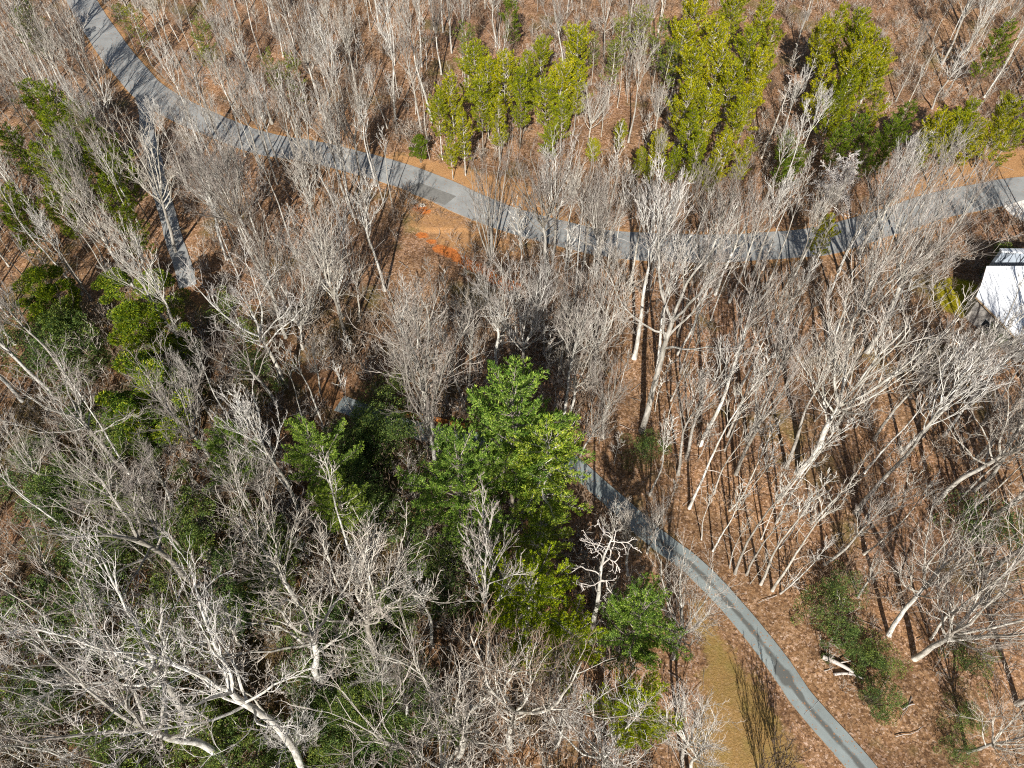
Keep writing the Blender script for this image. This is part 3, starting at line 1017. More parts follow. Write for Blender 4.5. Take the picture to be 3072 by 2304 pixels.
('s',-50.6,130.9,20.2,0.0,-0.6,224),
('s',-22.5,85.0,19.2,-0.2,-0.2,228),
('s',98.9,131.0,14.8,0.5,-0.5,234),
('s',68.1,111.3,19.8,-0.1,0.7,234),
('s',-65.0,161.8,13.0,0.5,-0.5,224),
('s',-19.6,150.9,16.5,0.5,0.5,228),
('s',46.2,106.6,16.3,-0.2,0.4,235),
('s',-47.7,23.9,23.3,0.3,0.2,230),
('s',109.6,139.5,15.1,0.1,-0.2,234),
('s',-67.2,166.8,19.8,0.6,0.6,224),
('s',-23.3,76.2,23.2,-0.1,-0.5,232),
('s',35.6,60.2,15.9,-0.1,-0.3,229),
('s',91.3,139.5,17.9,0.7,0.3,234),
('s',-49.8,13.1,18.7,0.2,-0.2,230),
('s',-103.6,128.9,19.0,-0.5,0.7,225),
('s',-33.1,154.1,15.4,-0.2,-0.4,228),
('s',56.8,16.9,24.0,0.2,-0.7,233),
('s',-34.1,17.2,20.4,0.5,0.3,230),
('s',86.3,143.6,13.8,0.0,0.3,234),
('s',13.3,160.7,15.2,-0.1,0.1,228),
('s',-91.0,112.3,14.5,0.5,0.2,225),
('s',-65.1,76.6,19.1,0.5,-0.2,231),
('s',-26.7,50.4,18.2,0.5,0.4,230),
('s',9.5,73.8,22.2,-0.7,-0.5,229),
('s',115.5,157.5,16.7,-0.1,0.1,234),
('s',-32.1,21.0,16.4,0.3,-0.1,230),
('s',23.4,60.3,20.2,0.1,-0.0,229),
('s',-43.3,20.0,19.2,-0.3,-0.4,230),
('s',0.5,172.2,18.6,-0.4,-0.7,228),
('s',-55.0,29.1,15.9,-0.5,-0.1,230),
('s',44.6,172.5,14.7,0.6,0.5,235),
('s',114.6,163.1,17.1,0.5,-0.7,234),
('s',33.4,57.3,15.2,-0.2,-0.5,229),
('s',-80.5,64.5,22.3,0.5,-0.7,231),
('s',-112.6,138.7,14.0,0.2,0.1,225),
('s',28.0,49.7,23.9,0.8,0.9,229),
('s',31.8,37.6,22.4,-0.5,0.1,229),
('s',-69.1,93.4,13.8,0.3,-0.0,225),
('s',-97.2,100.1,19.0,-0.0,-0.6,225),
('s',-102.3,112.2,17.7,-0.2,-0.6,225),
('s',95.9,144.3,13.9,0.1,0.5,234),
('s',9.8,31.3,18.7,0.0,-0.5,233),
('s',110.1,165.8,12.6,0.4,-0.1,234),
('s',-28.7,121.3,17.9,0.4,-0.7,228),
('s',41.5,71.9,18.4,-0.4,0.0,229),
('s',-43.4,11.7,19.2,-0.0,-0.4,230),
('s',63.4,40.1,23.2,0.2,0.8,226),
('s',99.7,126.1,17.9,-0.3,0.5,234),
('s',-71.9,69.3,22.0,0.7,-0.7,231),
('s',-29.7,71.0,17.5,-0.7,0.2,232),
('s',-50.4,23.6,17.0,-0.4,-0.6,230),
('s',-97.9,144.3,13.9,0.4,-0.4,225),
('s',-5.9,160.0,18.4,-0.2,-0.1,228),
('s',40.0,52.3,16.2,0.2,-0.2,229),
('s',-26.8,41.1,22.7,-0.1,0.3,230),
('s',-58.0,73.4,20.3,-0.6,-0.5,231),
('s',28.0,39.9,15.3,0.4,0.1,229),
('s',-101.3,128.8,15.2,0.6,0.5,225),
('s',-118.5,148.6,16.6,0.1,-0.4,225),
('s',88.9,92.5,11.5,-0.3,0.5,234),
('s',13.3,164.0,14.3,-0.5,-0.1,228),
('s',45.5,92.5,13.9,-0.2,-0.5,235),
('s',27.3,47.6,22.6,-0.8,-0.9,229),
('s',-25.4,90.6,18.3,-0.4,0.3,228),
('s',-68.9,42.3,20.1,-0.5,0.4,230),
('s',-77.6,80.2,18.2,-0.2,0.5,231),
('s',-16.4,150.2,19.9,0.8,0.1,228),
('s',53.5,51.9,18.9,-0.1,0.0,226),
('s',-26.5,76.6,23.3,-0.1,-0.3,232),
('s',-2.7,8.4,15.8,-0.2,-0.2,227),
('s',-105.0,127.3,17.6,-0.1,-0.1,225),
('s',-89.9,104.0,19.9,-0.2,0.0,225),
('s',-60.0,29.4,22.9,-0.3,-0.4,230),
('s',69.8,53.8,16.9,-0.6,-0.5,226),
('s',78.8,78.3,22.6,-0.1,-0.2,226),
('s',-8.1,137.3,13.0,-0.4,-0.1,228),
('s',-81.3,74.3,19.9,-0.1,-0.1,231),
('s',-24.5,50.3,18.7,-0.7,-0.2,230),
('s',41.8,168.9,15.8,0.1,0.5,235),
('s',20.1,71.6,16.5,-0.4,-0.2,229),
('s',-109.6,129.0,14.3,-0.1,-0.4,225),
('s',41.9,50.7,23.3,0.1,0.1,229),
('s',-58.8,81.5,18.0,-0.7,-0.6,231),
('s',64.8,166.5,16.8,-0.0,-0.0,235),
('s',59.2,145.4,20.3,-0.0,-0.5,235),
('s',14.0,169.5,20.1,-0.0,0.4,228),
('s',91.1,146.3,12.8,-0.3,-0.1,234),
('s',-37.1,116.6,17.1,0.1,0.6,224),
('s',43.4,170.0,13.8,-0.5,-0.3,235),
('s',81.4,159.9,17.4,-0.2,-0.1,234),
('s',65.6,46.3,15.8,-0.1,-0.5,226),
('s',44.3,44.4,21.8,0.6,0.7,226),
('s',-64.1,74.2,23.9,-0.4,-0.8,231),
('s',54.4,40.0,22.6,-0.4,0.6,226),
('p',29.4,149.6,8.7,0.2,0.0,236),
('p',-33.1,50.0,9.3,-0.3,0.0,237),
('p',-39.0,123.0,7.6,0.2,-0.1,238),
('p',-39.0,93.2,6.5,-0.2,-0.1,238),
('p',-48.2,13.6,10.7,0.2,-0.2,237),
('p',114.5,140.4,5.8,-0.1,0.1,239),
('p',-91.0,95.4,7.8,0.2,0.2,240),
('p',-82.5,104.1,9.0,0.1,-0.0,240),
('p',-47.6,15.4,9.4,0.1,0.2,237),
('p',37.1,46.2,8.1,-0.2,-0.1,241),
('p',12.9,45.4,7.7,-0.1,0.3,241),
('p',-73.8,68.4,12.9,-0.1,0.0,242),
('p',109.1,136.5,10.3,0.3,-0.4,239),
('p',-9.7,64.4,8.4,0.3,-0.0,243),
('p',32.6,66.3,13.0,0.4,0.3,241),
('p',44.8,53.4,9.5,0.1,-0.3,241),
('p',19.0,39.7,7.4,-0.1,0.1,241),
('p',108.5,124.6,8.4,-0.3,-0.2,239),
('p',-89.2,126.0,5.3,-0.0,0.1,240),
('p',86.7,85.0,10.2,0.1,0.4,239),
('p',-68.8,54.2,9.6,0.1,0.4,242),
('p',53.1,78.3,7.4,0.3,0.1,244),
('p',-74.1,169.8,8.5,0.1,-0.1,238),
('p',95.8,138.7,5.2,-0.2,0.0,239),
('p',47.3,67.4,10.2,0.1,0.4,241),
('p',42.5,68.9,8.9,-0.3,0.3,241),
('p',9.2,28.0,11.1,-0.1,0.0,245),
('p',-1.9,15.8,9.4,-0.1,-0.2,246),
('p',24.0,54.5,9.1,-0.2,0.1,241),
('p',-58.5,17.0,11.3,-0.4,-0.0,237),
('p',-11.7,73.7,9.5,-0.3,0.1,243),
('p',66.7,48.0,9.1,0.2,-0.2,244),
('p',51.5,78.1,12.0,-0.0,0.1,241),
('p',46.1,53.0,11.1,-0.0,0.1,244),
('p',-17.7,130.8,8.5,-0.0,0.0,247),
('p',58.5,48.9,9.9,-0.0,0.3,244),
('p',-55.3,48.2,12.9,0.2,-0.2,237),
('p',-110.5,152.7,9.5,0.1,-0.2,240),
('p',20.2,144.2,9.3,0.3,-0.4,236),
('p',-22.0,151.4,8.7,0.3,0.3,247),
('p',56.1,43.9,9.1,-0.1,-0.2,244),
('p',18.6,97.7,7.2,0.2,-0.0,236),
('p',-45.5,96.1,12.0,-0.2,0.4,238),
('p',-103.3,125.3,7.9,-0.3,0.0,240),
('p',-57.1,139.2,11.3,0.5,0.3,238),
('p',-103.1,136.6,9.4,-0.2,0.1,240),
('p',-62.9,46.4,9.5,0.2,-0.1,237),
('p',-63.1,32.2,10.8,-0.3,0.4,237),
('p',-37.7,5.8,11.9,0.2,-0.1,237),
('p',25.4,143.3,10.0,-0.1,0.2,236),
('p',-9.8,132.8,8.9,0.3,0.1,247),
('p',-70.5,72.1,7.5,0.1,0.3,242),
('p',-18.9,12.6,10.2,0.3,0.1,237),
('p',-16.1,3.7,12.1,-0.4,-0.4,246),
('p',35.2,72.9,10.2,-0.3,0.1,241),
('p',-18.1,120.8,10.8,-0.2,0.2,247),
('p',-32.1,133.9,10.1,0.3,0.4,247),
('p',77.0,67.6,8.7,0.0,0.2,244),
('p',15.3,66.2,12.8,-0.4,0.3,241),
('p',8.2,7.2,8.2,-0.1,-0.2,245),
('p',-78.4,62.8,7.9,-0.2,0.3,242),
('p',42.5,56.9,8.7,0.0,-0.2,241),
('p',54.1,56.7,8.1,-0.3,0.3,244),
('p',-1.3,64.1,11.3,-0.4,0.3,243),
('p',-98.7,120.4,9.0,0.2,-0.0,240),
('p',-17.4,30.6,8.6,0.3,0.0,246),
('p',-24.2,22.5,9.2,-0.3,0.2,237),
('p',-79.8,80.1,11.0,-0.1,0.0,242),
('p',14.7,57.1,9.8,-0.1,0.1,241),
('p',52.0,56.7,12.6,-0.0,0.3,244),
('p',-4.0,8.1,11.9,-0.0,-0.0,246),
('p',39.9,168.8,6.4,0.1,0.0,236),
('p',-43.6,166.1,8.7,-0.1,0.1,238),
('p',1.0,158.9,10.2,-0.3,-0.3,247),
('p',-87.1,134.1,8.3,-0.2,-0.2,240),
('p',42.1,91.1,10.0,0.2,-0.1,236),
('p',-23.6,148.0,6.6,0.0,0.2,247),
('p',5.5,159.3,8.7,0.2,0.0,247),
('p',32.2,42.7,8.2,-0.0,0.1,241),
('p',-76.9,164.7,9.2,-0.1,-0.1,238),
('p',-40.2,134.2,8.3,-0.2,-0.0,238),
('p',-53.7,161.6,8.6,0.1,-0.2,238),
('p',-98.7,127.1,5.9,0.0,-0.0,240),
('p',-53.8,149.9,9.1,0.2,-0.2,238),
('p',27.8,115.2,7.0,0.0,-0.1,236),
('p',-50.6,27.6,9.8,-0.1,-0.3,237),
('p',113.0,157.2,7.3,-0.2,-0.1,239),
('p',-51.2,46.1,12.3,0.3,-0.4,237),
('p',38.5,34.3,8.7,0.0,-0.2,241),
('p',54.2,132.3,8.8,-0.2,-0.1,236),
('p',-54.1,164.9,8.8,-0.1,0.2,238),
('p',7.1,65.1,11.1,0.4,-0.3,243),
('p',-31.8,90.3,9.6,0.4,0.0,238),
('p',-74.9,54.9,7.6,-0.2,-0.3,242),
('p',-67.9,46.2,8.4,-0.1,-0.3,237),
('p',81.4,84.6,7.8,0.3,-0.1,239),
('p',26.0,59.8,7.3,-0.0,0.1,241),
('p',15.2,77.5,9.6,0.1,-0.0,241),
('p',63.2,48.3,9.9,0.1,0.1,244),
('p',90.3,84.6,10.3,-0.3,-0.1,239),
('p',26.0,155.6,9.1,-0.2,-0.3,236),
('p',-20.4,171.0,6.6,-0.2,0.2,247),
('p',-56.6,71.6,10.4,0.2,0.3,242),
('p',-3.4,13.1,8.4,0.3,-0.1,246),
('p',-57.7,33.9,10.0,0.1,-0.0,237),
('p',18.9,46.1,10.2,-0.3,0.2,241),
('p',43.6,61.8,11.1,0.4,-0.4,241),
('p',69.6,59.1,12.1,0.2,-0.2,244),
('p',-31.4,48.2,12.7,-0.2,-0.5,237),
('p',45.1,62.9,10.2,-0.4,-0.3,241),
('p',69.6,50.2,10.7,0.1,-0.3,244),
('p',-84.3,105.2,8.5,-0.0,-0.1,240),
('p',23.7,46.4,9.9,0.0,-0.3,241),
('p',-61.1,147.9,7.3,-0.0,-0.2,238),
('p',22.0,124.7,7.6,-0.2,-0.1,236),
('p',-15.8,28.8,12.0,0.4,-0.5,246),
('p',-16.9,153.3,5.5,0.2,-0.1,247),
('p',-73.8,72.2,12.9,0.0,0.2,242),
('p',32.7,173.0,7.1,0.0,-0.3,236),
('p',-27.4,88.1,8.0,-0.2,-0.0,247),
('p',95.7,142.2,6.7,-0.2,0.2,239),
('p',-101.2,118.7,7.9,0.1,-0.2,240),
('p',-66.2,34.7,10.5,0.1,-0.3,237),
('p',-83.0,72.5,12.7,-0.4,0.3,242),
('p',-21.9,61.3,7.4,-0.2,-0.2,246),
('p',4.3,76.2,9.0,-0.2,-0.4,243),
('p',-72.2,48.1,10.8,-0.3,-0.2,237),
('p',-99.0,150.1,8.8,0.2,0.1,240),
('p',33.3,35.5,7.5,0.3,-0.3,241),
('p',-18.4,124.3,7.5,-0.0,0.2,247),
('p',9.8,25.6,12.2,0.4,0.2,245),
('p',-83.1,84.9,9.9,-0.1,0.2,240),
('p',62.1,45.4,12.6,0.4,0.2,244),
('p',-55.0,24.3,7.2,-0.3,-0.2,237),
('p',-5.8,65.2,8.3,-0.3,0.3,243),
('p',-99.4,109.7,9.2,-0.3,0.4,240),
('p',24.2,94.9,10.0,-0.3,0.3,236),
('p',-0.9,171.0,8.7,-0.0,-0.1,247),
('p',-85.6,130.5,9.8,0.3,0.1,240),
('p',78.7,62.4,8.2,-0.2,-0.3,244),
('p',-56.5,107.1,8.3,0.2,0.1,238),
('p',-109.5,157.8,5.6,-0.2,-0.2,240),
('p',-20.2,4.4,8.1,-0.3,-0.1,237),
('p',33.2,68.9,9.7,-0.2,0.3,241),
('p',52.6,63.4,7.4,-0.2,0.1,244),
('p',-43.9,96.5,5.3,0.1,-0.2,238),
('p',-54.3,73.8,11.6,-0.3,-0.2,242),
('p',5.1,58.3,12.4,-0.1,-0.5,246),
('p',55.7,171.5,7.0,0.1,-0.1,236),
('p',54.6,53.1,11.1,0.3,-0.2,244),
('p',-40.8,10.8,12.7,-0.1,-0.5,237),
('p',-49.1,92.7,7.1,-0.0,-0.2,238),
('p',-43.8,83.9,11.8,0.1,0.0,238),
('p',23.5,108.2,9.4,-0.2,-0.1,236),
('p',18.9,96.1,9.2,-0.2,0.3,236),
('p',88.0,91.1,7.5,0.3,0.2,239),
('p',48.8,60.6,9.6,0.2,0.3,244),
('p',82.9,73.0,9.3,-0.2,-0.2,244),
('p',89.5,120.3,5.5,-0.0,0.0,239),
('p',-113.3,159.5,10.7,0.3,-0.2,240),
('p',-63.9,60.7,8.0,0.3,0.0,242),
('p',-88.8,111.4,9.3,-0.1,-0.2,240),
('p',-14.6,107.6,6.8,0.2,0.3,247),
('p',-75.3,98.4,10.2,-0.1,0.1,240),
('p',-15.0,70.3,9.3,-0.2,0.1,243),
('p',-109.2,172.3,9.5,0.1,-0.1,240),
('p',-46.6,12.6,8.3,0.1,-0.3,237),
('p',29.4,42.7,10.1,0.1,-0.2,241),
('p',-9.0,154.7,10.3,0.1,0.1,247),
('p',65.5,32.2,8.5,-0.1,-0.1,244),
('p',61.7,42.6,10.0,-0.1,-0.3,244),
('p',49.4,106.4,9.7,-0.2,-0.0,236),
('p',35.0,67.5,10.6,-0.1,0.0,241),
('p',-38.5,159.3,5.8,0.2,0.2,247),
('p',5.7,101.2,7.9,-0.3,0.1,247),
('p',-8.8,70.2,11.3,-0.3,-0.3,243),
('p',30.3,127.3,8.3,0.0,0.2,236),
('p',-20.8,33.9,10.6,-0.3,0.0,246),
('p',-29.9,5.8,8.8,-0.1,0.1,237),
('p',109.9,150.9,6.0,-0.2,0.2,239),
('p',-26.3,8.1,7.2,0.2,0.3,237),
('p',-46.0,10.9,12.7,-0.1,0.2,237),
('p',-68.5,76.5,9.0,0.2,-0.4,242),
('p',7.5,69.2,7.8,0.2,0.0,243),
('p',58.8,70.7,11.6,0.5,0.0,244),
('p',-11.4,39.8,12.5,-0.0,-0.1,246),
('p',-83.7,80.9,11.0,-0.2,-0.2,242),
('p',-81.5,86.2,12.5,-0.2,0.3,240),
('p',39.3,58.9,8.1,0.1,0.3,241),
('p',-32.2,5.1,7.2,-0.1,-0.3,237),
('p',-31.5,100.4,7.9,-0.1,-0.2,238),
('p',-90.1,88.8,10.5,-0.1,-0.4,240),
('p',14.8,98.8,8.0,-0.2,0.1,247),
('p',-72.3,85.9,8.4,0.2,0.2,240),
('p',-23.0,32.2,8.0,-0.3,-0.2,237),
('p',59.1,59.7,11.3,-0.3,-0.2,244),
('p',-30.9,96.2,6.3,-0.2,0.2,238),
('p',83.6,81.7,7.1,-0.2,-0.2,244),
('p',22.3,137.9,8.6,0.2,0.3,236),
('p',-43.1,21.9,8.3,0.2,0.2,237),
('p',-106.6,120.5,7.8,-0.2,-0.1,240),
('p',-17.2,166.1,11.1,-0.3,-0.2,247),
('p',-60.8,36.1,7.4,0.3,0.0,237),
('p',63.9,76.4,7.4,-0.2,0.0,244),
('p',-44.3,27.0,9.4,0.3,-0.2,237),
('p',-108.6,143.3,7.8,-0.2,0.1,240),
('p',-50.3,152.1,7.8,-0.3,-0.0,238),
('p',-43.3,60.9,12.0,0.1,-0.2,237),
('p',-79.8,100.0,7.2,-0.0,-0.1,240),
('p',1.2,13.5,10.8,-0.4,-0.1,246),
('p',-2.9,152.7,6.1,0.1,0.1,247),
('p',15.9,95.3,11.3,0.3,0.3,236),
('p',17.3,97.3,8.1,-0.3,0.2,236),
('p',-82.6,100.3,7.4,0.1,-0.2,240),
('p',19.1,53.7,11.7,0.3,0.2,241),
('p',-31.8,82.0,12.1,-0.4,0.0,243),
('p',-74.3,66.2,8.0,-0.3,-0.1,242),
('p',-77.2,120.7,6.6,0.2,0.1,240),
('p',-17.0,135.2,11.9,0.4,-0.5,247),
('p',-92.8,117.8,10.8,-0.1,0.1,240),
('p',-17.1,21.5,7.2,-0.0,-0.0,246),
('p',78.6,69.6,12.0,-0.1,-0.1,244),
('p',-114.6,164.5,10.0,-0.0,-0.1,240),
('p',29.6,110.5,6.7,0.0,-0.2,236),
('p',-61.3,84.6,8.3,-0.1,-0.2,240),
('p',16.3,70.3,11.1,0.4,-0.2,241),
('p',-16.3,19.6,12.7,-0.5,0.1,246),
('p',64.7,162.7,10.2,-0.0,-0.1,236),
('p',-16.1,139.7,6.6,0.1,0.0,247),
('p',79.5,68.3,11.6,-0.2,-0.5,244),
('p',78.9,125.8,6.9,-0.0,0.3,239),
('p',-86.2,100.0,9.8,0.0,-0.3,240),
('p',21.7,163.3,10.5,-0.3,0.1,236),
('p',44.5,38.4,11.1,-0.2,-0.2,244),
('p',65.2,39.2,13.0,0.2,-0.1,244),
('p',-39.7,24.6,11.2,-0.2,-0.1,237),
('p',-58.8,19.6,11.0,0.1,-0.2,237),
('p',-46.4,166.9,7.1,-0.2,0.1,238),
('p',51.1,54.3,9.3,0.1,-0.0,244),
('p',76.2,70.6,11.9,0.3,0.1,244),
('p',82.0,81.0,11.6,-0.3,-0.3,244),
('p',40.1,73.7,9.0,-0.3,-0.2,241),
('p',57.1,37.6,12.3,-0.1,-0.1,244),
('p',22.0,127.3,10.7,-0.2,0.4,236),
('p',64.4,52.2,7.7,-0.1,-0.3,244),
('p',98.0,124.4,8.3,-0.2,0.0,239),
('p',-84.3,96.4,7.5,-0.1,-0.3,240),
('p',-79.1,90.5,7.0,-0.2,0.1,240),
('p',52.7,34.1,9.0,0.1,0.0,244),
('p',-50.5,20.2,8.2,-0.1,0.0,237),
('p',-33.4,66.8,8.4,0.2,-0.0,243),
('p',-28.0,8.2,7.2,-0.0,0.1,237),
('p',-46.9,168.3,10.4,0.4,-0.3,238),
('p',-30.1,167.2,5.4,-0.0,0.2,247),
('p',-69.1,171.3,7.3,0.2,0.3,238),
('p',47.0,46.0,9.1,0.3,0.2,244),
('p',49.8,11.4,9.2,-0.3,-0.0,245),
('p',-88.8,120.7,6.2,0.0,-0.0,240),
('p',-2.4,31.6,10.4,-0.3,0.2,246),
('p',-90.5,102.0,9.7,-0.3,0.3,240),
('p',91.9,156.9,6.6,-0.0,0.3,239),
('p',20.5,158.8,11.7,-0.4,-0.5,236),
('p',-40.3,122.5,9.6,-0.2,-0.1,238),
('p',-51.2,70.8,9.3,-0.2,0.0,242),
('p',3.5,69.2,13.0,-0.3,-0.2,243),
('p',-78.7,83.4,7.2,0.1,0.2,240),
('p',45.5,42.8,11.2,0.1,-0.2,244),
('p',68.0,37.9,7.7,-0.1,-0.0,244),
('p',49.3,167.8,9.4,0.0,0.0,236),
('p',-32.6,75.8,12.4,-0.2,-0.4,243),
('p',-78.2,159.1,5.6,0.1,-0.0,238),
('p',-81.2,87.5,8.7,-0.1,-0.0,240),
('p',-34.7,7.5,12.3,-0.4,0.1,237),
('p',30.5,60.5,8.7,-0.1,-0.1,241),
('p',-79.3,70.7,8.5,-0.2,0.1,242),
('p',99.2,144.4,6.0,0.2,0.2,239),
('p',18.0,102.5,11.4,-0.4,0.3,236),
('p',-34.5,73.5,12.4,-0.2,-0.1,243),
('p',70.8,56.8,8.6,-0.0,0.1,244),
('p',101.8,152.7,7.6,-0.1,-0.1,239),
('p',-29.9,136.1,7.3,-0.1,-0.1,247),
('p',12.6,27.1,10.4,0.2,0.2,245),
('p',-82.3,75.9,8.0,0.3,-0.1,242),
('p',-44.9,28.8,11.6,0.1,0.0,237),
('p',60.8,58.9,9.9,-0.2,-0.3,244)]
ROAD = [(-98.33, 167.93), (-93.5, 159.86), (-87.81, 151.42), (-81.81, 142.73), (-75.29, 134.24), (-69.78, 127.65), (-62.57, 121.72), (-54.58, 116.7), (-45.12, 111.89), (-36.3, 109.85), (-30.3, 107.84), (-21.63, 104.49), (-13.33, 100.18), (-5.34, 95.02), (1.15, 91.56), (8.57, 88.69), (15.81, 86.36), (23.21, 85.44), (32.04, 84.98), (41.81, 85.44), (49.51, 86.36), (56.24, 88.69), (63.45, 91.56), (70.88, 95.02), (81.07, 98.08), (87.2, 99.39), (97.23, 100.44)]
LANE = [(-72.84, 130.73), (-69.27, 122.69), (-66.58, 114.87), (-63.09, 107.27), (-60.18, 100.18), (-56.81, 93.03), (-53.13, 84.98), (-50.45, 79.67), (-48.63, 75.67)]
DRIVE = [(-23.04, 54.65), (-17.42, 52.25), (-14.28, 51.0), (-8.16, 49.16), (-2.06, 48.56), (5.73, 46.63), (10.88, 41.93), (14.88, 37.5), (17.66, 34.7), (20.58, 32.11), (22.89, 29.27), (25.57, 25.43), (28.07, 21.18), (30.33, 16.8), (34.02, 11.55), (36.2, 7.69)]
MISC = {'logs': [[[32.91, 21.66], [35.79, 20.08]], [[33.72, 19.88], [36.67, 19.46]], [[39.88, 16.48], [41.24, 17.01]], [[49.5, 97.11], [50.97, 97.39]], [[47.63, 96.13], [48.85, 96.37]]], 'roof': [[68.14, 74.7], [66.97, 72.31], [65.69, 70.16], [68.84, 64.55], [70.09, 61.01]], 'roof_r': [[80.09, 74.7], [75.5, 61.01]], 'roof2': [[71.07, 77.25], [80.65, 76.63]], 'wall': [[-17.04, 53.68], [-14.18, 52.88], [-10.8, 51.94], [-8.13, 51.16], [-5.88, 50.54]], 'clay': [[-11.43, 85.35, 1.2800000000000002], [-9.92, 84.65, 1.4400000000000002], [-8.39, 83.26, 1.2800000000000002], [-6.89, 81.89, 1.4400000000000002], [-5.41, 80.88, 1.4400000000000002], [-4.08, 80.04, 1.2800000000000002], [-2.51, 78.55, 1.2800000000000002], [-0.61, 77.25, 1.4400000000000002], [0.57, 76.93, 0.96], [-14.61, 88.58, 0.96], [-13.01, 87.13, 0.8], [-15.59, 94.96, 1.1199999999999999], [-14.51, 94.19, 0.96]], 'pale': [[-16.49, 96.52, 0.6], [-15.13, 95.66, 0.6]], 'moss': [[67.82, 73.63, 4.2], [67.06, 75.26, 3], [68.41, 71.64, 2.5]], 'lawn': [[21.13, 28.12], [22.84, 23.7], [25.52, 18.56], [28.59, 11.99], [31.27, 3.69], [17.39, 3.69], [17.57, 11.28], [19.52, 17.58], [20.67, 21.59], [19.68, 25.87]], 'verge': [[-20.92, 109.85], [-14.51, 107.56], [1.38, 101.5], [8.05, 96.29], [7.81, 90.12], [-0.33, 95.02], [-12.45, 102.58], [-21.53, 106.99]], 'verge2': [[65.92, 98.86], [75.06, 105.59], [87.26, 109.85], [98.25, 110.42], [94.76, 102.58], [83.74, 100.97], [71.99, 96.8], [64.16, 93.28]], 'bank': [[-20.78, 99.39], [-12.08, 96.29], [1.29, 87.75], [4.37, 82.07], [-1.87, 81.63], [-11.31, 83.18], [-18.23, 90.12]], 'concrete': [[81.78, 94.77], [82.28, 92.29], [83.64, 90.84], [88.15, 87.75], [92.18, 96.8], [85.91, 96.29]], 'stains': [], 'joint': [[29.68, 15.99], [31.59, 17.33]], 'spots': [[27.91, 20.31, 0.35], [28.58, 19.61, 0.75], [28.77, 19.38, 0.5], [29.65, 17.93, 0.35], [28.17, 20.0, 0.4]], 'patch': [[-17.93, 100.25], [-15.95, 101.37], [-9.46, 97.92], [-11.29, 95.63], [-13.84, 96.84], [-17.15, 98.46]]}
# ---------------------------------------------------------------- helpers
def tag(o, label=None, cat=None, group=None, kind=None):
    if label: o['label'] = label
    if cat: o['category'] = cat
    if group: o['group'] = group
    if kind: o['kind'] = kind
    return o
def link(o, parent=None):
    sc.collection.objects.link(o)
    if parent is not None: o.parent = parent
    return o
def mesh_np(name, V, loops, sizes, mats, matidx=None, smooth=False):
    me = bpy.data.meshes.new(name)
    V = np.asarray(V, np.float32); loops = np.asarray(loops, np.int32).ravel(); sizes = np.asarray(sizes, np.int32)
    me.vertices.add(len(V)); me.vertices.foreach_set('co', V.ravel())
    me.loops.add(len(loops)); me.loops.foreach_set('vertex_index', loops)
    st = np.concatenate([[0], np.cumsum(sizes)[:-1]]).astype(np.int32)
    me.polygons.add(len(sizes)); me.polygons.foreach_set('loop_start', st); me.polygons.foreach_set('loop_total', sizes)
    if matidx is not None: me.polygons.foreach_set('material_index', np.asarray(matidx, np.int32))
    me.polygons.foreach_set('use_smooth', np.full(len(sizes), smooth, bool))
    for m in (mats if isinstance(mats, (list, tuple)) else [mats]): me.materials.append(m)
    me.update(calc_edges=True); return me
class MB:
    """collects tubes, blades and boxes, then makes one mesh"""
    def __init__(s): s.V=[]; s.L=[]; s.S=[]; s.M=[]; s.n=0
    def add(s, V, F, m=0):
        s.V.append(np.asarray(V, float)); F=np.asarray(F); s.L.append((F+s.n).ravel()); s.S.append(np.full(len(F), F.shape[1])); s.M.append(np.full(len(F), m)); s.n+=len(V)
    def tube(s, P, r, k=4, m=0):
        P=np.asarray(P, float); n=len(P)
        if n<2: return
        T=np.gradient(P, axis=0); T/= (np.linalg.norm(T,axis=1,keepdims=True)+1e-9)
        up=np.array([0.3,.2,1.0]) if abs(T[0][2])<.9 else np.array([1.0,.1,0])
        A=np.cross(T, up); A/= (np.linalg.norm(A,axis=1,keepdims=True)+1e-9); Bv=np.cross(T, A)
        a=np.arange(k)*2*math.pi/k
        ring=A[:,None,:]*np.cos(a)[None,:,None]+Bv[:,None,:]*np.sin(a)[None,:,None]
        V=(P[:,None,:]+ring*np.asarray(r)[:,None,None]).reshape(-1,3)
        i=np.arange(n-1)[:,None]*k; j=np.arange(k)[None,:]; j2=(j+1)%k
        F=np.stack([i+j,i+j2,i+k+j2,i+k+j],-1).reshape(-1,4)
        s.add(V,F,m)
    def cap(s, P, r, k, m=0):
        pass
    def blades(s, C, D, L, W, m=0):
        """thin leaf blades at C pointing along D"""
        C=np.asarray(C);D=np.asarray(D); n=len(C)
        D=D/(np.linalg.norm(D,axis=1,keepdims=True)+1e-9)
        Rn=nrg.normal(size=(n,3)); S=np.cross(D,Rn); S/= (np.linalg.norm(S,axis=1,keepdims=True)+1e-9)
        L=np.asarray(L).reshape(-1,1)*np.ones((n,1)); W=np.asarray(W).reshape(-1,1)*np.ones((n,1))
        V=np.stack([C, C+D*L*.55+S*W, C+D*L, C+D*L*.55-S*W],1).reshape(-1,3)
        s.add(V, np.arange(n*4).reshape(-1,4), m)
    def box(s, a, b, m=0):
        x0,y0,z0=a; x1,y1,z1=b
        V=[(x0,y0,z0),(x1,y0,z0),(x1,y1,z0),(x0,y1,z0),(x0,y0,z1),(x1,y0,z1),(x1,y1,z1),(x0,y1,z1)]
        s.add(V,[(0,3,2,1),(4,5,6,7),(0,1,5,4),(1,2,6,5),(2,3,7,6),(3,0,4,7)],m)
    def build(s, name, mats, smooth=False):
        return mesh_np(name, np.concatenate(s.V), np.concatenate(s.L), np.concatenate(s.S), mats, np.concatenate(s.M), smooth)
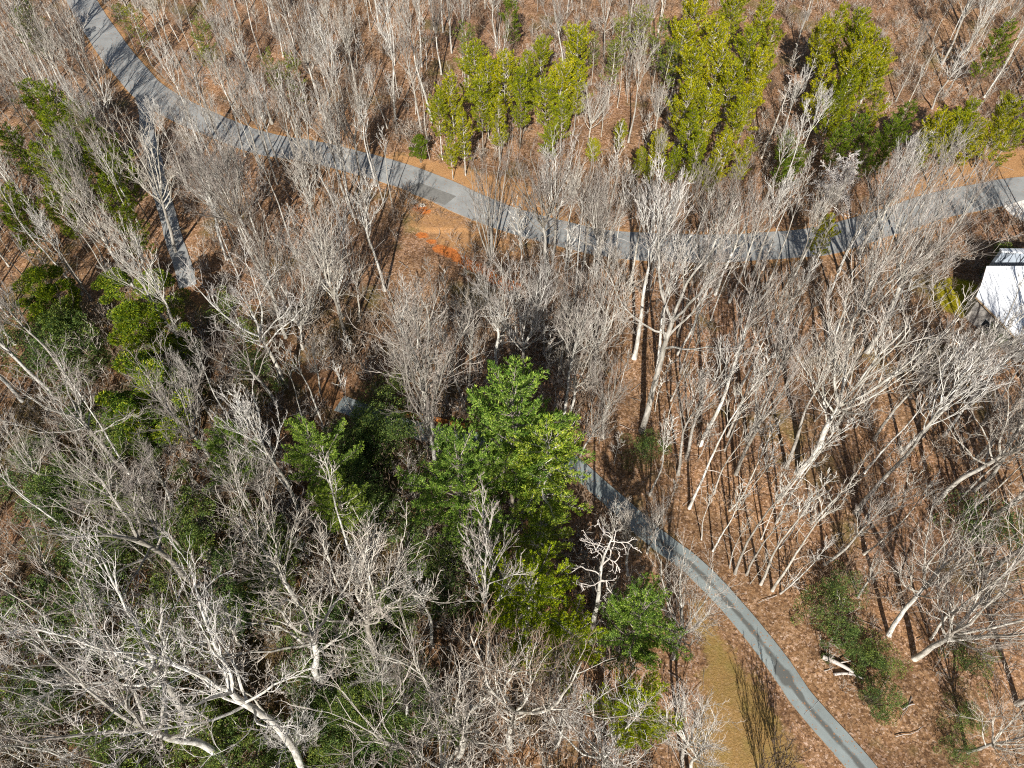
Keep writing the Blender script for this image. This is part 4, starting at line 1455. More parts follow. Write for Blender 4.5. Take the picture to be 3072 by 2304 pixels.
# terrain height, smooth so that roads can lie on it
def hz(x, y):
    return (.7*np.sin(x/31.+.6)*np.cos(y/37.) + .35*np.sin((x+y)/17.) - .25*np.cos(y/14.+x/23.))*.8
def polydist(X, Y, L):
    D=np.full(X.shape,1e9); 
    for (a,b) in zip(L[:-1],L[1:]):
        vx,vy=b[0]-a[0],b[1]-a[1]; t=np.clip(((X-a[0])*vx+(Y-a[1])*vy)/(vx*vx+vy*vy),0,1)
        D=np.minimum(D,np.hypot(X-a[0]-t*vx,Y-a[1]-t*vy))
    return D
def inpoly(X, Y, poly):
    c=np.zeros(X.shape,bool)
    for i in range(len(poly)):
        a,b=poly[i],poly[i-1]
        if a[1]==b[1]: continue
        c^=((a[1]>Y)!=(b[1]>Y))&(X<(b[0]-a[0])*(Y-a[1])/(b[1]-a[1])+a[0])
    return c
def soft(X, Y, poly, wd):
    d=polydist(X,Y,list(poly)+[poly[0]]); i=inpoly(X,Y,poly)
    return np.clip(.5+np.where(i,d,-d)/wd,0,1)
def smooth_line(L, step=1.5):
    P=np.array(L,float); out=[]
    P2=np.vstack([2*P[0]-P[1],P,2*P[-1]-P[-2]])
    for i in range(1,len(P2)-2):
        a,b,c,d=P2[i-1:i+3]; n=max(2,int(np.linalg.norm(c-b)/step))
        for k in range(n):
            t=k/n; out.append(.5*((2*b)+(-a+c)*t+(2*a-5*b+4*c-d)*t*t+(-a+3*b-3*c+d)*t**3))
    out.append(P[-1]); return np.array(out)
ROADS=smooth_line(ROAD); DRIVES=smooth_line(LANE+DRIVE)
# ---------------------------------------------------------------- materials
class NT:
    def __init__(s, name):
        s.m=bpy.data.materials.new(name); s.m.use_nodes=True; s.t=s.m.node_tree; s.t.nodes.clear()
        s.out=s.t.nodes.new('ShaderNodeOutputMaterial'); s.b=s.n('ShaderNodeBsdfPrincipled'); s.l(s.b.outputs[0], s.out.inputs[0])
        s.b.inputs['Roughness'].default_value=.85; s.b.inputs['Specular IOR Level'].default_value=.25
    def n(s, t, **k):
        o=s.t.nodes.new(t)
        for a,b in k.items(): setattr(o,a,b)
        return o
    def l(s,a,b): s.t.links.new(a,b)
    def noise(s, scale, detail=3, rough=.55, coord=None, dist=0):
        o=s.n('ShaderNodeTexNoise'); o.inputs['Scale'].default_value=scale; o.inputs['Detail'].default_value=detail; o.inputs['Roughness'].default_value=rough; o.inputs['Distortion'].default_value=dist
        s.l(coord if coord is not None else s.pos(), o.inputs['Vector']); return o.outputs['Fac']
    def pos(s):
        if not hasattr(s,'_p'): s._p=s.n('ShaderNodeNewGeometry').outputs['Position']
        return s._p
    def obj(s):
        if not hasattr(s,'_o'): s._o=s.n('ShaderNodeTexCoord').outputs['Object']
        return s._o
    def rnd(s): return s.n('ShaderNodeObjectInfo').outputs['Random']
    def island(s): return s.n('ShaderNodeNewGeometry').outputs['Random Per Island']
    def ramp(s, f, stops, interp='LINEAR'):
        o=s.n('ShaderNodeValToRGB'); cr=o.color_ramp; cr.interpolation=interp
        while len(cr.elements)<len(stops): cr.elements.new(.5)
        for e,(p,c) in zip(cr.elements,stops): e.position=p; e.color=(c[0],c[1],c[2],1) if hasattr(c,'__len__') else (c,c,c,1)
        s.l(f,o.inputs[0]); return o.outputs[0]
    def mix(s, f, a, b, mode='MIX'):
        o=s.n('ShaderNodeMix', data_type='RGBA', blend_type=mode)
        for i,v in ((0,f),(6,a),(7,b)):
            if hasattr(v,'is_linked') or isinstance(v,bpy.types.NodeSocket): s.l(v,o.inputs[i])
            elif hasattr(v,'__len__'): o.inputs[i].default_value=(v[0],v[1],v[2],1)
            else: o.inputs[i].default_value=v if i==0 else (v,v,v,1)
        return o.outputs[2]
    def math(s, op, a, b=None):
        o=s.n('ShaderNodeMath', operation=op)
        for i,v in enumerate((a,b)):
            if v is None: continue
            if isinstance(v,bpy.types.NodeSocket): s.l(v,o.inputs[i])
            else: o.inputs[i].default_value=v
        return o.outputs[0]
    def attr(s, n): return s.n('ShaderNodeAttribute', attribute_name=n).outputs['Fac']
    def bump(s, h, dist, strength=1.0):
        o=s.n('ShaderNodeBump'); o.inputs['Distance'].default_value=dist; o.inputs['Strength'].default_value=strength
        s.l(h,o.inputs['Height']); s.l(o.outputs[0], s.b.inputs['Normal'])
    def col(s, c): s.l(c, s.b.inputs['Base Color']); return s.m
def vor(t, scale, out='Color', coord=None, rand=1.0):
    o=t.n('ShaderNodeTexVoronoi'); o.inputs['Scale'].default_value=scale; o.inputs['Randomness'].default_value=rand
    t.l(coord if coord is not None else t.pos(), o.inputs['Vector']); return o.outputs[out]
def sepx(t, c):
    o=t.n('ShaderNodeSeparateColor'); t.l(c,o.inputs[0]); return o.outputs
def ground_material():
    t=NT('leaf_litter_ground')
    # leaves: small cells of differing tone
    dn=t.n('ShaderNodeTexNoise'); dn.inputs['Scale'].default_value=5; t.l(t.pos(),dn.inputs['Vector'])
    warp=t.n('ShaderNodeVectorMath',operation='MULTIPLY_ADD'); t.l(dn.outputs['Color'],warp.inputs[0]); warp.inputs[1].default_value=(.25,.25,.25); t.l(t.pos(),warp.inputs[2])
    v1=sepx(t,vor(t,5.5,'Color',warp.outputs[0])); v2=sepx(t,vor(t,2.6,'Color',warp.outputs[0]))
    leaves=t.ramp(v1[0],[(0,(.055,.03,.018)),(.25,(.17,.095,.045)),(.5,(.29,.165,.078)),(.74,(.38,.24,.13)),(.9,(.50,.34,.24)),(1,(.68,.54,.43))])
    lv2=t.ramp(v2[1],[(0,(.10,.055,.03)),(.5,(.28,.16,.075)),(1,(.44,.30,.18))])
    litter=t.mix(.4,leaves,lv2)
    big=t.ramp(t.noise(.11,4,.6),[(.3,(.55,.50,.46)),(.5,(.95,.9,.86)),(.7,(1.3,1.2,1.12))])
    litter=t.mix(1.0,litter,big,'MULTIPLY')
    pink=t.ramp(t.noise(.045,3,.5),[(.4,0),(.65,1)])
    litter=t.mix(t.math('MULTIPLY',pink,.55),litter,t.mix(1.0,litter,(1.05,.98,1.08),'MULTIPLY'))
    # moss and ferns in patches
    mz=t.ramp(t.math('ADD',t.noise(.09,4,.6),t.math('MULTIPLY',t.attr('shade_moss'),.12)),[(.57,0),(.66,1)])
    mcol=t.ramp(v1[2],[(0,(.03,.05,.008)),(1,(.14,.16,.03))])
    litter=t.mix(t.math('MULTIPLY',mz,.45),litter,mcol)
    litter=t.mix(1.0,litter,t.ramp(t.attr('shade_moss'),[(0,(1,1,1)),(1,(.62,.60,.56))]),'MULTIPLY')  # tree shade of the lower left woods, painted into the litter colour
    # tan grass
    gn=t.math('ADD',t.attr('grass'),t.math('MULTIPLY',t.math('SUBTRACT',t.noise(.8,5,.65),.5),1.1))
    gm=t.ramp(gn,[(.42,0),(.62,1)])
    gcol=t.ramp(t.noise(9,4,.7),[(.25,(.15,.085,.022)),(.45,(.27,.16,.045)),(.6,(.34,.22,.08)),(.8,(.42,.30,.13))])
    gg=t.ramp(t.noise(.5,4,.6),[(.45,0),(.7,1)])
    gcol=t.mix(t.math('MULTIPLY',gg,.45),gcol,(.20,.19,.035))
    c=t.mix(t.math('MULTIPLY',gm,.8),litter,gcol)
    vcol=t.ramp(t.noise(7,5,.7),[(.25,(.24,.10,.035)),(.5,(.44,.235,.095)),(.75,(.58,.37,.19))])
    c=t.mix(t.ramp(t.math('ADD',t.attr('verge'),t.math('MULTIPLY',t.math('SUBTRACT',t.noise(1.2,4,.6),.5),.8)),[(.4,0),(.65,.92)]),c,vcol)
    cm=t.ramp(t.math('ADD',t.attr('clay'),t.math('MULTIPLY',t.math('SUBTRACT',t.noise(1.6,5,.7),.5),.9)),[(.45,0),(.62,1)])
    ccol=t.ramp(t.noise(2.5,4,.6),[(.3,(.30,.10,.03)),(.5,(.55,.17,.04)),(.7,(.72,.27,.07))])
    c=t.mix(cm,c,ccol)
    pm=t.ramp(t.math('ADD',t.attr('pale'),t.math('MULTIPLY',t.math('SUBTRACT',t.noise(2,4,.7),.5),.9)),[(.45,0),(.6,1)])
    c=t.mix(pm,c,(.62,.55,.45))
    mm=t.ramp(t.math('ADD',t.attr('moss'),t.math('MULTIPLY',t.math('SUBTRACT',t.noise(1.1,4,.6),.5),.7)),[(.4,0),(.6,1)])
    c=t.mix(mm,c,t.ramp(t.noise(3,4,.6),[(.3,(.22,.19,.004)),(.7,(.44,.37,.01))]))
    rm=t.ramp(t.math('ADD',t.attr('edge'),t.math('MULTIPLY',t.math('SUBTRACT',t.noise(1.5,4,.6),.5),.7)),[(.5,0),(.7,.8)])
    c=t.mix(rm,c,t.ramp(t.noise(6,3,.6),[(.3,(.17,.075,.03)),(.7,(.40,.21,.09))]))
    hgt=t.math('ADD',t.math('MULTIPLY',v1[1],.6),t.noise(4,4,.7))
    t.bump(hgt,.10,1.0); t.b.inputs['Roughness'].default_value=.9
    return t.col(c)
def asphalt(name, base, dark, attr_wear=False):
    t=NT(name)
    n1=t.ramp(t.noise(.35,5,.6),[(.3,[b*.82 for b in base]),(.7,[b*1.18 for b in base])])
    sp=t.ramp(t.noise(30,2,.7),[(.3,.8),(.7,1.2)])
    c=t.mix(1.0,n1,sp,'MULTIPLY')
    wn=t.math('ADD',t.attr('wear'),t.math('MULTIPLY',t.math('SUBTRACT',t.noise(.55,5,.65),.5),1.2))
    c=t.mix(t.ramp(wn,[(.45,0),(.85,.9)]),c,dark)
    fr=t.math('ADD',t.attr('rim'),t.math('MULTIPLY',t.math('SUBTRACT',t.noise(2.2,4,.7),.5),.8))
    c=t.mix(t.ramp(fr,[(.62,0),(.8,.75)]),c,(.26,.14,.065))
    lf=sepx(t,vor(t,8,'Color')); 
    c=t.mix(t.ramp(lf[0],[(.955,0),(.97,.8)]),c,(.33,.17,.08))
    t.bump(t.noise(18,3,.7),.02,.5); t.b.inputs['Roughness'].default_value=.75
    return t.col(c)
def bark_material(name, lo, mid, hi, yel=.0):
    t=NT(name); mp=t.n('ShaderNodeMapping'); mp.inputs['Scale'].default_value=(3,3,.8); t.l(t.obj(),mp.inputs[0])
    n=t.noise(1.2,4,.65,mp.outputs[0]); c=t.ramp(n,[(.3,lo),(.48,mid),(.66,hi)])
    n2=t.noise(.35,3,.6,t.obj()); c=t.mix(t.math('MULTIPLY',t.ramp(n2,[(.5,0),(.7,1)]),.35),c,(.17,.16,.09))
    r=t.rnd(); c=t.mix(1.0,c,t.ramp(r,[(0,(.45,.42,.38)),(.3,(.75,.73,.70)),(.6,(.95,.92,.86)),(.85,(1.05,1.05,1.04)),(1,(1.22,1.22,1.2))]),'MULTIPLY')
    t.bump(t.noise(6,3,.7,mp.outputs[0]),.05,.7); return t.col(c)
def twig_material(name, lo, hi):
    t=NT(name); c=t.ramp(t.island(),[(0,lo),(1,hi)])
    c=t.mix(1.0,c,t.ramp(t.rnd(),[(0,(.50,.45,.42)),(.3,(.72,.66,.62)),(.6,(.92,.86,.78)),(.8,(1.0,.97,.95)),(1,(1.2,1.18,1.16))]),'MULTIPLY'); return t.col(c)
def needle_material(name, dk, mid, hi, tr=.25):
    t=NT(name); c=t.ramp(t.island(),[(0,dk),(.5,mid),(1,hi)])
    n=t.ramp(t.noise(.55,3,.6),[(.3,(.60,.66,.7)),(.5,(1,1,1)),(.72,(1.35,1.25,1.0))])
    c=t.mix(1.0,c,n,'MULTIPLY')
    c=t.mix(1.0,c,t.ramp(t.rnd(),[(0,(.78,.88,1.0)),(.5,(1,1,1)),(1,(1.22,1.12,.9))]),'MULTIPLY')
    t.l(c,t.b.inputs['Base Color']); t.b.inputs['Roughness'].default_value=.55
    tl=t.n('ShaderNodeBsdfTranslucent'); t.l(c,tl.inputs[0]); mx=t.n('ShaderNodeMixShader'); mx.inputs[0].default_value=tr
    t.l(t.b.outputs[0],mx.inputs[1]); t.l(tl.outputs[0],mx.inputs[2]); t.l(mx.outputs[0],t.out.inputs[0]); return t.m
def plain(name, col, rough=.7, var=.12, scale=2.0, metal=0):
    t=NT(name); t.b.inputs['Roughness'].default_value=rough; t.b.inputs['Metallic'].default_value=metal
    return t.col(t.ramp(t.noise(scale,4,.6),[(.3,[c*(1-var) for c in col]),(.7,[c*(1+var) for c in col])]))
M={}
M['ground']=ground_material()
M['road']=asphalt('worn_grey_asphalt',(.29,.295,.285),(.20,.205,.20))
M['drive']=asphalt('driveway_asphalt',(.24,.27,.262),(.10,.10,.09))
M['bark']=bark_material('pale_bark',(.20,.19,.16),(.48,.46,.42),(.74,.73,.69))
M['darkbark']=bark_material('brown_bark',(.10,.08,.06),(.20,.17,.13),(.32,.28,.23))
M['twig']=twig_material('grey_twigs',(.20,.185,.165),(.63,.605,.57))
M['tan']=twig_material('tan_twigs',(.11,.08,.06),(.34,.27,.21))
M['white']=twig_material('white_twigs',(.60,.58,.56),(.80,.78,.76))
M['darktwig']=twig_material('dark_twigs',(.05,.035,.028),(.11,.08,.06))
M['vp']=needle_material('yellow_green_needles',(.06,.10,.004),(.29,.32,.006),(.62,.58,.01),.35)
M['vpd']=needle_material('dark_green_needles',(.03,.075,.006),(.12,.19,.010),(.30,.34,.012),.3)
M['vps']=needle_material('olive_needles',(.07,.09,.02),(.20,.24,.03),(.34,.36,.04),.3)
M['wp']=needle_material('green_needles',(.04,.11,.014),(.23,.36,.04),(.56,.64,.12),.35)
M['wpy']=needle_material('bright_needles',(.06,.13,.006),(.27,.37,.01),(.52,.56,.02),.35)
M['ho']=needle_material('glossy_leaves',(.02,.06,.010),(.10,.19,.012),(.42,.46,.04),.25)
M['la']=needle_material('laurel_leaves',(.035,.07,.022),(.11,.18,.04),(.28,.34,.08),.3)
# ---------------------------------------------------------------- ground
X0,X1,Y0,Y1,ST=-150.,150.,-40.,230.,.5
xs=np.arange(X0,X1+.1,ST); ys=np.arange(Y0,Y1+.1,ST); GX,GY=np.meshgrid(xs,ys); nx,ny=len(xs),len(ys)
dR=polydist(GX,GY,ROADS[::3].tolist()); dD=polydist(GX,GY,DRIVES[::3].tolist())
Z=hz(GX,GY)
bump=np.zeros_like(Z)
for s_,a_ in ((9.,.10),(4.,.07),(1.8,.05)):
    px_,py_=nrg.uniform(0,9,2); bump+=a_*np.sin(GX/s_*2+px_+np.sin(GY/s_+py_))*np.cos(GY/s_*1.7+py_+np.sin(GX/s_*.8))
far=np.clip((np.minimum(dR-3.4,dD-1.6))/1.6,0,1)
Z=Z+bump*far-.07*(1-far)
# roadside bank: the slope under the far road falls away and the cut above the driveway rises
fall=np.clip((dR-3.6)/5.,0,1)*np.exp(-((GX+2)/22.)**2)*(GY<90); bank=soft(GX,GY,MISC['bank'],3.)
Z-=bank*.5*fall
idx=np.arange(nx*ny).reshape(ny,nx)
F=np.stack([idx[:-1,:-1],idx[:-1,1:],idx[1:,1:],idx[1:,:-1]],-1).reshape(-1,4)
V=np.stack([GX,GY,Z],-1).reshape(-1,3)
# far skirt out to the horizon, joined to the grid edge
S=1600.; rim=np.concatenate([idx[0,:],idx[1:,-1],idx[-1,-2::-1],idx[-2:0:-1,0]])
rv=V[rim].copy(); cx,cy=0.,95.; dd=rv[:,:2]-[cx,cy]; dd/=np.abs(dd).max(1,keepdims=True); ov=np.column_stack([dd*S+[cx,cy],np.full(len(rim),-1.)])
n0=len(V); V=np.vstack([V,ov]); k=np.arange(len(rim)); k2=(k+1)%len(rim)
F=np.vstack([F,np.column_stack([rim[k2],rim[k],n0+k,n0+k2])])
# note: winding of the skirt keeps normals up
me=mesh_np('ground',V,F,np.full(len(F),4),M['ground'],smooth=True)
def put(name, A):
    a=me.attributes.new(name,'FLOAT','POINT'); a.data.foreach_set('value',np.concatenate([A.ravel(),np.zeros(len(rim))]).astype(np.float32))
put('grass',soft(GX,GY,MISC['lawn'],5.)); 
vg=np.maximum(soft(GX,GY,MISC['verge'],5.),soft(GX,GY,MISC['verge2'],5.)); vg=np.maximum(vg,np.clip(1-(dR-3.)/2.6,0,1)*.75); vg=np.maximum(vg,soft(GX,GY,MISC['bank'],6.)*.62); put('verge',vg)
def blobs(L, ax=1.35):
    A=np.zeros_like(GX)
    for x,y,r in L: A=np.maximum(A,np.exp(-(((GX-x)/(r*ax))**2+((GY-y)/r)**2)))
    return A
put('clay',blobs(MISC['clay'])); put('pale',blobs(MISC['pale'])); put('moss',blobs(MISC['moss']))
put('edge',np.clip(1-(dD-1.0)/1.2,0,1)*.8)
put('shade_moss',np.clip((12-GX)/30.,0,1)*np.clip((85-GY)/30,0,1))  # lower left mask: painted shade, and a little more moss
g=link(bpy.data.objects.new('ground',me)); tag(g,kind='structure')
# ---------------------------------------------------------------- roads
def strip(name, L, half, lift, mat, jitter=.12, wear=None, nacross=9, rimw=.5):
    L=np.asarray(L); T=np.gradient(L,axis=0); T/=np.linalg.norm(T,axis=1,keepdims=True); N=np.stack([-T[:,1],T[:,0]],1)
    n=len(L); u=np.linspace(-1,1,nacross)
    jl=np.convolve(nrg.normal(size=n+6),np.ones(7)/7,'valid')*jitter*2; jr=np.convolve(nrg.normal(size=n+6),np.ones(7)/7,'valid')*jitter*2
    off=u[None,:]*half; off=off+np.where(u[None,:]<0,-jl[:,None],jr[:,None])*np.abs(u[None,:])
    P=L[:,None,:]+N[:,None,:]*off[...,None]; zz=hz(P[...,0],P[...,1])+lift+.03*(1-u[None,:]**2)
    V=np.concatenate([P,zz[...,None]],-1).reshape(-1,3)
    # skirts down on both sides
    i=np.arange(n-1)[:,None]*nacross; j=np.arange(nacross-1)[None,:]
    F=np.stack([i+j,i+nacross+j,i+nacross+j+1,i+j+1],-1).reshape(-1,4)[:,::-1]
    b=len(V); e0=np.arange(n)*nacross; e1=e0+nacross-1
    V=np.vstack([V,V[e0]-[0,0,.2],V[e1]-[0,0,.2]]); k=np.arange(n-1)
    F=np.vstack([F,np.column_stack([e0[:-1],e0[1:],b+k+1,b+k]),np.column_stack([e1[1:],e1[:-1],b+n+k,b+n+k+1])])
    m=mesh_np(name,V,F,np.full(len(F),4),mat,smooth=False)
    full=lambda A: np.concatenate([A.ravel(),np.zeros(2*n)]).astype(np.float32)
    W=wear(P[...,0],P[...,1],np.broadcast_to(u[None,:],(n,nacross)),np.broadcast_to(np.linspace(0,1,n)[:,None],(n,nacross))) if wear else np.zeros((n,nacross))
    a=m.attributes.new('wear','FLOAT','POINT'); a.data.foreach_set('value',full(W))
    rimv=np.broadcast_to((np.abs(u)**6)[None,:],(n,nacross))*rimw*1.4
    a=m.attributes.new('rim','FLOAT','POINT'); a.data.foreach_set('value',full(rimv))
    o=link(bpy.data.objects.new(name,m)); tag(o,kind='structure'); return o
def wear_d(x,y,u,t):
    w_=np.exp(-((u+.05)/.30)**2)*np.clip((t-.52)/.06,0,1)*.85
    for a,b,r in MISC['spots']: w_=np.maximum(w_,1.5*np.exp(-((x-a)**2+(y-b)**2)/(r*r)))
    return w_+.12
strip('road',ROADS,3.05,.03,M['road'],.12,lambda x,y,u,t:.25+.2*np.exp(-((np.abs(u)-.5)/.15)**2),17)
strip('lane',smooth_line(LANE,.8),1.3,.055,M['road'],.08,lambda x,y,u,t:.3+0*x,11,.5)
strip('driveway',smooth_line(DRIVE,.6),1.28,.055,M['drive'],.05,wear_d,17,.45)
def slab(name, poly, lift, mat, thick=.04):
    P=np.array(poly); n=len(P); z=hz(P[:,0],P[:,1])+lift
    top=np.column_stack([P,z]); 
    area=np.sum(P[:,0]*np.roll(P[:,1],-1)-np.roll(P[:,0],-1)*P[:,1])
    if area<0: top=top[::-1]
    bot=top-[0,0,thick]; mb=MB(); mb.n=0
    V=np.vstack([top,bot]); loops=list(range(n)); sizes=[n]
    for i in range(n): j=(i+1)%n; loops+= [i,n+i,n+j,j]; sizes.append(4)
    return mesh_np(name,V,loops,sizes,mat)
pm=slab('road_patch',MISC['patch'],.068,plain('patched_asphalt',(.19,.185,.17),.8,.15,3.),.035)
tag(link(bpy.data.objects.new('road_patch',pm)),kind='structure')
cm_=slab('concrete_apron',MISC['concrete'],.10,plain('pale_concrete',(.72,.68,.62),.8,.12,1.5),.2)
tag(link(bpy.data.objects.new('concrete_apron',cm_)),kind='structure')
# seam across the driveway, a thin filled joint
(ax,ay),(bx,by)=MISC['joint']; mb=MB(); 
tt=np.linspace(0,1,9); P=np.column_stack([ax+(bx-ax)*tt,ay+(by-ay)*tt+.06*np.sin(tt*9)]); mb.tube(np.column_stack([P,hz(P[:,0],P[:,1])+.085]),np.full(9,.022),5)
tag(link(bpy.data.objects.new('driveway_seam',mb.build('driveway_seam',plain('pale_joint',(.34,.35,.34))))),kind='structure')
# ---------------------------------------------------------------- tree shapes
def nrm(v): return v/(np.linalg.norm(v)+1e-9)
def limb(p, d, L, n, wob, trop, curl=0.):
    pts=[np.array(p,float)]; d=nrm(np.array(d,float)); st=L/n; bias=nrg.normal(size=3)*curl
    for i in range(n):
        d=nrm(d+nrg.normal(size=3)*wob+np.array([0,0,trop])+bias); pts.append(pts[-1]+d*st)
    return np.array(pts)
def side(d, ang, az):
    d=nrm(d); a=nrm(np.cross(d,[.31,.17,.93] if abs(d[2])<.95 else [1,0,0])); b=np.cross(d,a)
    return d*math.cos(ang)+(a*math.cos(az)+b*math.sin(az))*math.sin(ang)
def branch_rec(mb, P, r0, r1, depth, cfg, lvl=0):
    """children along polyline P whose radius runs r0..r1"""
    nch=cfg['n'][lvl]; n=len(P)-1; L=np.sum(np.linalg.norm(np.diff(P,axis=0),axis=1))
    az=nrg.uniform(0,6.28)
    for c in range(nch):
        t=cfg['t0'][lvl]+(1-cfg['t0'][lvl])*(c+nrg.uniform(.1,.9))/nch; t=min(t,.98)
        f=t*n; i=min(int(f),n-1); p=P[i]+(P[i+1]-P[i])*(f-i); d=P[i+1]-P[i]
        az+=2.4+nrg.uniform(-.5,.5); ang=cfg['ang'][lvl]*nrg.uniform(.7,1.25)
        cd=side(d,ang,az); cl=L*cfg['len'][lvl]*(1.12-t*.62)*nrg.uniform(.75,1.2)
        r=(r0+(r1-r0)*t)*cfg['rf'][lvl]
        k=max(3,5-lvl); seg=max(3,int(cfg['seg'][lvl]))
        Q=limb(p,cd,cl,seg,cfg['wob'],cfg['trop'],cfg['wob']*.4)
        rr=np.linspace(max(r,.030-.008*lvl),max(r*.15,.007),seg+1); mb.tube(Q,rr*(1 if lvl<2 else .8),k,0 if lvl==0 else 1)
        if lvl+1<depth: branch_rec(mb,Q,rr[0],rr[-1],depth,cfg,lvl+1)
def hardwood(H, start, nl, ang, crown_len, cfg, lean=.02, fork=0, r=None, low=0):
    tr=MB(); cr=MB(); r=r or H*.0085
    hf=H*(start if fork else .93)
    n=14; P=limb((0,0,-.4),(0,0,1),hf+.4,n,.025+lean,.05); P[:,:2]-=P[0,:2]; P[:,:2]-= (P[-1,:2]*np.linspace(0,1,n+1)[:,None]*.8)
    tt=np.linspace(0,1,n+1); rr=r*(1.12-tt*(.42 if fork else .95))
    rr=np.maximum(rr,.03); rr[0]*=1.5; tr.tube(P,rr,8)
    if fork:
        for c in range(fork):
            az=c*2*math.pi/fork+nrg.uniform(-.4,.4); d=side(np.array([0,0,1.]),ang*.62*nrg.uniform(.7,1.25),az)
            L=(H-hf)*nrg.uniform(.88,1.12); Q=limb(P[-1],d,L,9,cfg['wob']*.7,cfg['trop']*1.4)
            q=np.linspace(rr[-1]*.72,.03,10); cr.tube(Q,q,6); branch_rec(cr,Q,q[0],q[-1],len(cfg['n']),cfg)
    for c in range(nl):
        t=start*(.78 if fork else 1)+(1-start)*(c/max(nl,1))*(.9 if not fork else .35)*(1 if not fork else .6); 
        t=min(t,.97) ; f=(min(t*H,hf*.985)/hf)*n; i=min(int(f),n-1); p=P[i]+(P[i+1]-P[i])*(f-i)
        az=c*2.4+nrg.uniform(-.4,.4); a=ang*nrg.uniform(.8,1.2); d=side(np.array([0,0,1.]),a,az)
        L=crown_len*H*(1.1-.75*((t-start)/(1-start+1e-6)))*nrg.uniform(.75,1.2); q0=max(rr[min(i,n)]*.5,.03)
        Q=limb(p,d,L,7,cfg['wob'],cfg['trop']); q=np.linspace(q0,.022,8); cr.tube(Q,q,5)
        c2=dict(cfg); branch_rec(cr,Q,q[0],q[-1],len(cfg['n']),c2)
    for c in range(low):
        t=nrg.uniform(.3,.95)*start; f=t*H/hf*n; i=min(int(f),n-1); p=P[i]
        Q=limb(p,side(np.array([0,0,1.]),nrg.uniform(.9,1.4),nrg.uniform(0,6.28)),H*nrg.uniform(.04,.12),4,.25,.05); cr.tube(Q,np.linspace(.035,.012,5),3,1)
    return tr,cr
def C_(n,t0,ang,ln,rf,seg,wob,trop): return dict(n=n,t0=t0,ang=ang,len=ln,rf=rf,seg=seg,wob=wob,trop=trop)
PROT={}
def proto(kind, tr, cr, H, tm='bark', mats=('bark','twig')):
    PROT.setdefault(kind,[]).append((tr.build('trunk',M[tm],True),cr.build('crown',[M[m] for m in mats]) if cr is not None else None,H))
up=(.22,.30,.25)
for i in range(5):   # narrow ascending crowns
    cfg=C_([5,4,3],[.22,.2,.15],[.36,.45,.5],[.6,.52,.5],[.5,.6,.6],[5,4,3],.08,.15)
    proto('hn',*hardwood(20,.48+.05*(i%4),14,.52,.27,cfg,fork=0,low=5,r=.19),20)
for i in range(6):
    cfg=C_([6,5,4],[.18,.12,.12],[.42,.5,.55],[.60,.52,.5],[.5,.55,.6],[6,4,3],.11,.12)
    proto('hm',*hardwood(20,.46+.05*(i%3),6,.6,.26,cfg,fork=3+(i%2),low=3,r=.21),20,mats=('bark','twig' if i%3 else 'tan'))
for i in range(4):
    cfg=C_([7,6,4],[.15,.12,.12],[.45,.5,.55],[.58,.52,.5],[.5,.55,.6],[6,5,3],.12,.11)
    proto('hw',*hardwood(20,.30+.06*i,5,.8,.34,cfg,fork=5,r=.25),20)
for i in range(4):
    cfg=C_([6,6,4],[.22,.12,.12],[.5,.6,.65],[.52,.5,.48],[.48,.55,.6],[8,6,4],.15,.10)
    proto('o',*hardwood(24,.48+.05*i,5,.9,.26,cfg,fork=3+(i%2),r=.27,lean=.03),24)
for i in range(4):
    cfg=C_([4,3],[.2,.2],[.42,.5],[.5,.5],[.6,.6],[4,3],.10,.13)
    proto('s',*hardwood(20,.62,12,.55,.13,cfg,low=6,r=.12),20)
for i in range(4):
    cfg=C_([4,3],[.2,.2],[.5,.6],[.5,.5],[.6,.6],[3,3],.10,.10)
    proto('p',*hardwood(10,.35,14,.8,.20,cfg,low=3,r=.06),10,mats=('bark','tan' if i%2 else 'twig'))
for i in range(2):
    cfg=C_([4,3],[.3,.3],[.8,.9],[.5,.5],[.6,.6],[5,4],.38,.04)
    proto('d',*hardwood(18,.62,10,1.25,.16,cfg,low=7,r=.2),18,mats=('white','white'))
cfg=C_([8,6,3],[.15,.15,.15],[.7,.8,.8],[.5,.5,.45],[.8,.8,.8],[6,4,3],.32,-.01)
proto('w',*hardwood(12,.2,30,1.35,.36,cfg,r=.14),12,mats=('white','white'))
cfg=C_([6,5],[.1,.15],[.4,.5],[.5,.5],[.6,.6],[4,3],.09,.14)
def multi(H, ns, spread, cfg, r, seg=10):
    tr=MB(); cr=MB()
    for c in range(ns):
        az=c*2.4; b=np.array([math.cos(az),math.sin(az),0])*spread*.12*nrg.uniform(.4,1.); d=nrm(np.array([math.cos(az)*spread,math.sin(az)*spread,1]))
        P=limb(b-[0,0,.3],d,H*nrg.uniform(.8,1.03),seg,.05,.05); q=np.linspace(r,r*.2,seg+1); tr.tube(P,q,6); branch_rec(cr,P,q[0],q[-1],len(cfg['n']),cfg)
    return tr,cr
proto('sh',*multi(7,12,.22,C_([9,5],[.25,.15],[.4,.5],[.26,.4],[.6,.6],[4,3],.09,.14),.03),7,tm='darkbark',mats=('darktwig','darktwig'))
proto('sh',*multi(7,8,.18,C_([8,5],[.25,.15],[.4,.5],[.26,.4],[.6,.6],[4,3],.09,.14),.03),7,tm='darkbark',mats=('darktwig','darktwig'))
proto('m',*multi(20,7,.16,C_([8,5,4],[.35,.15,.15],[.4,.5,.5],[.30,.45,.45],[.5,.6,.6],[5,4,3],.09,.12),.13),20)
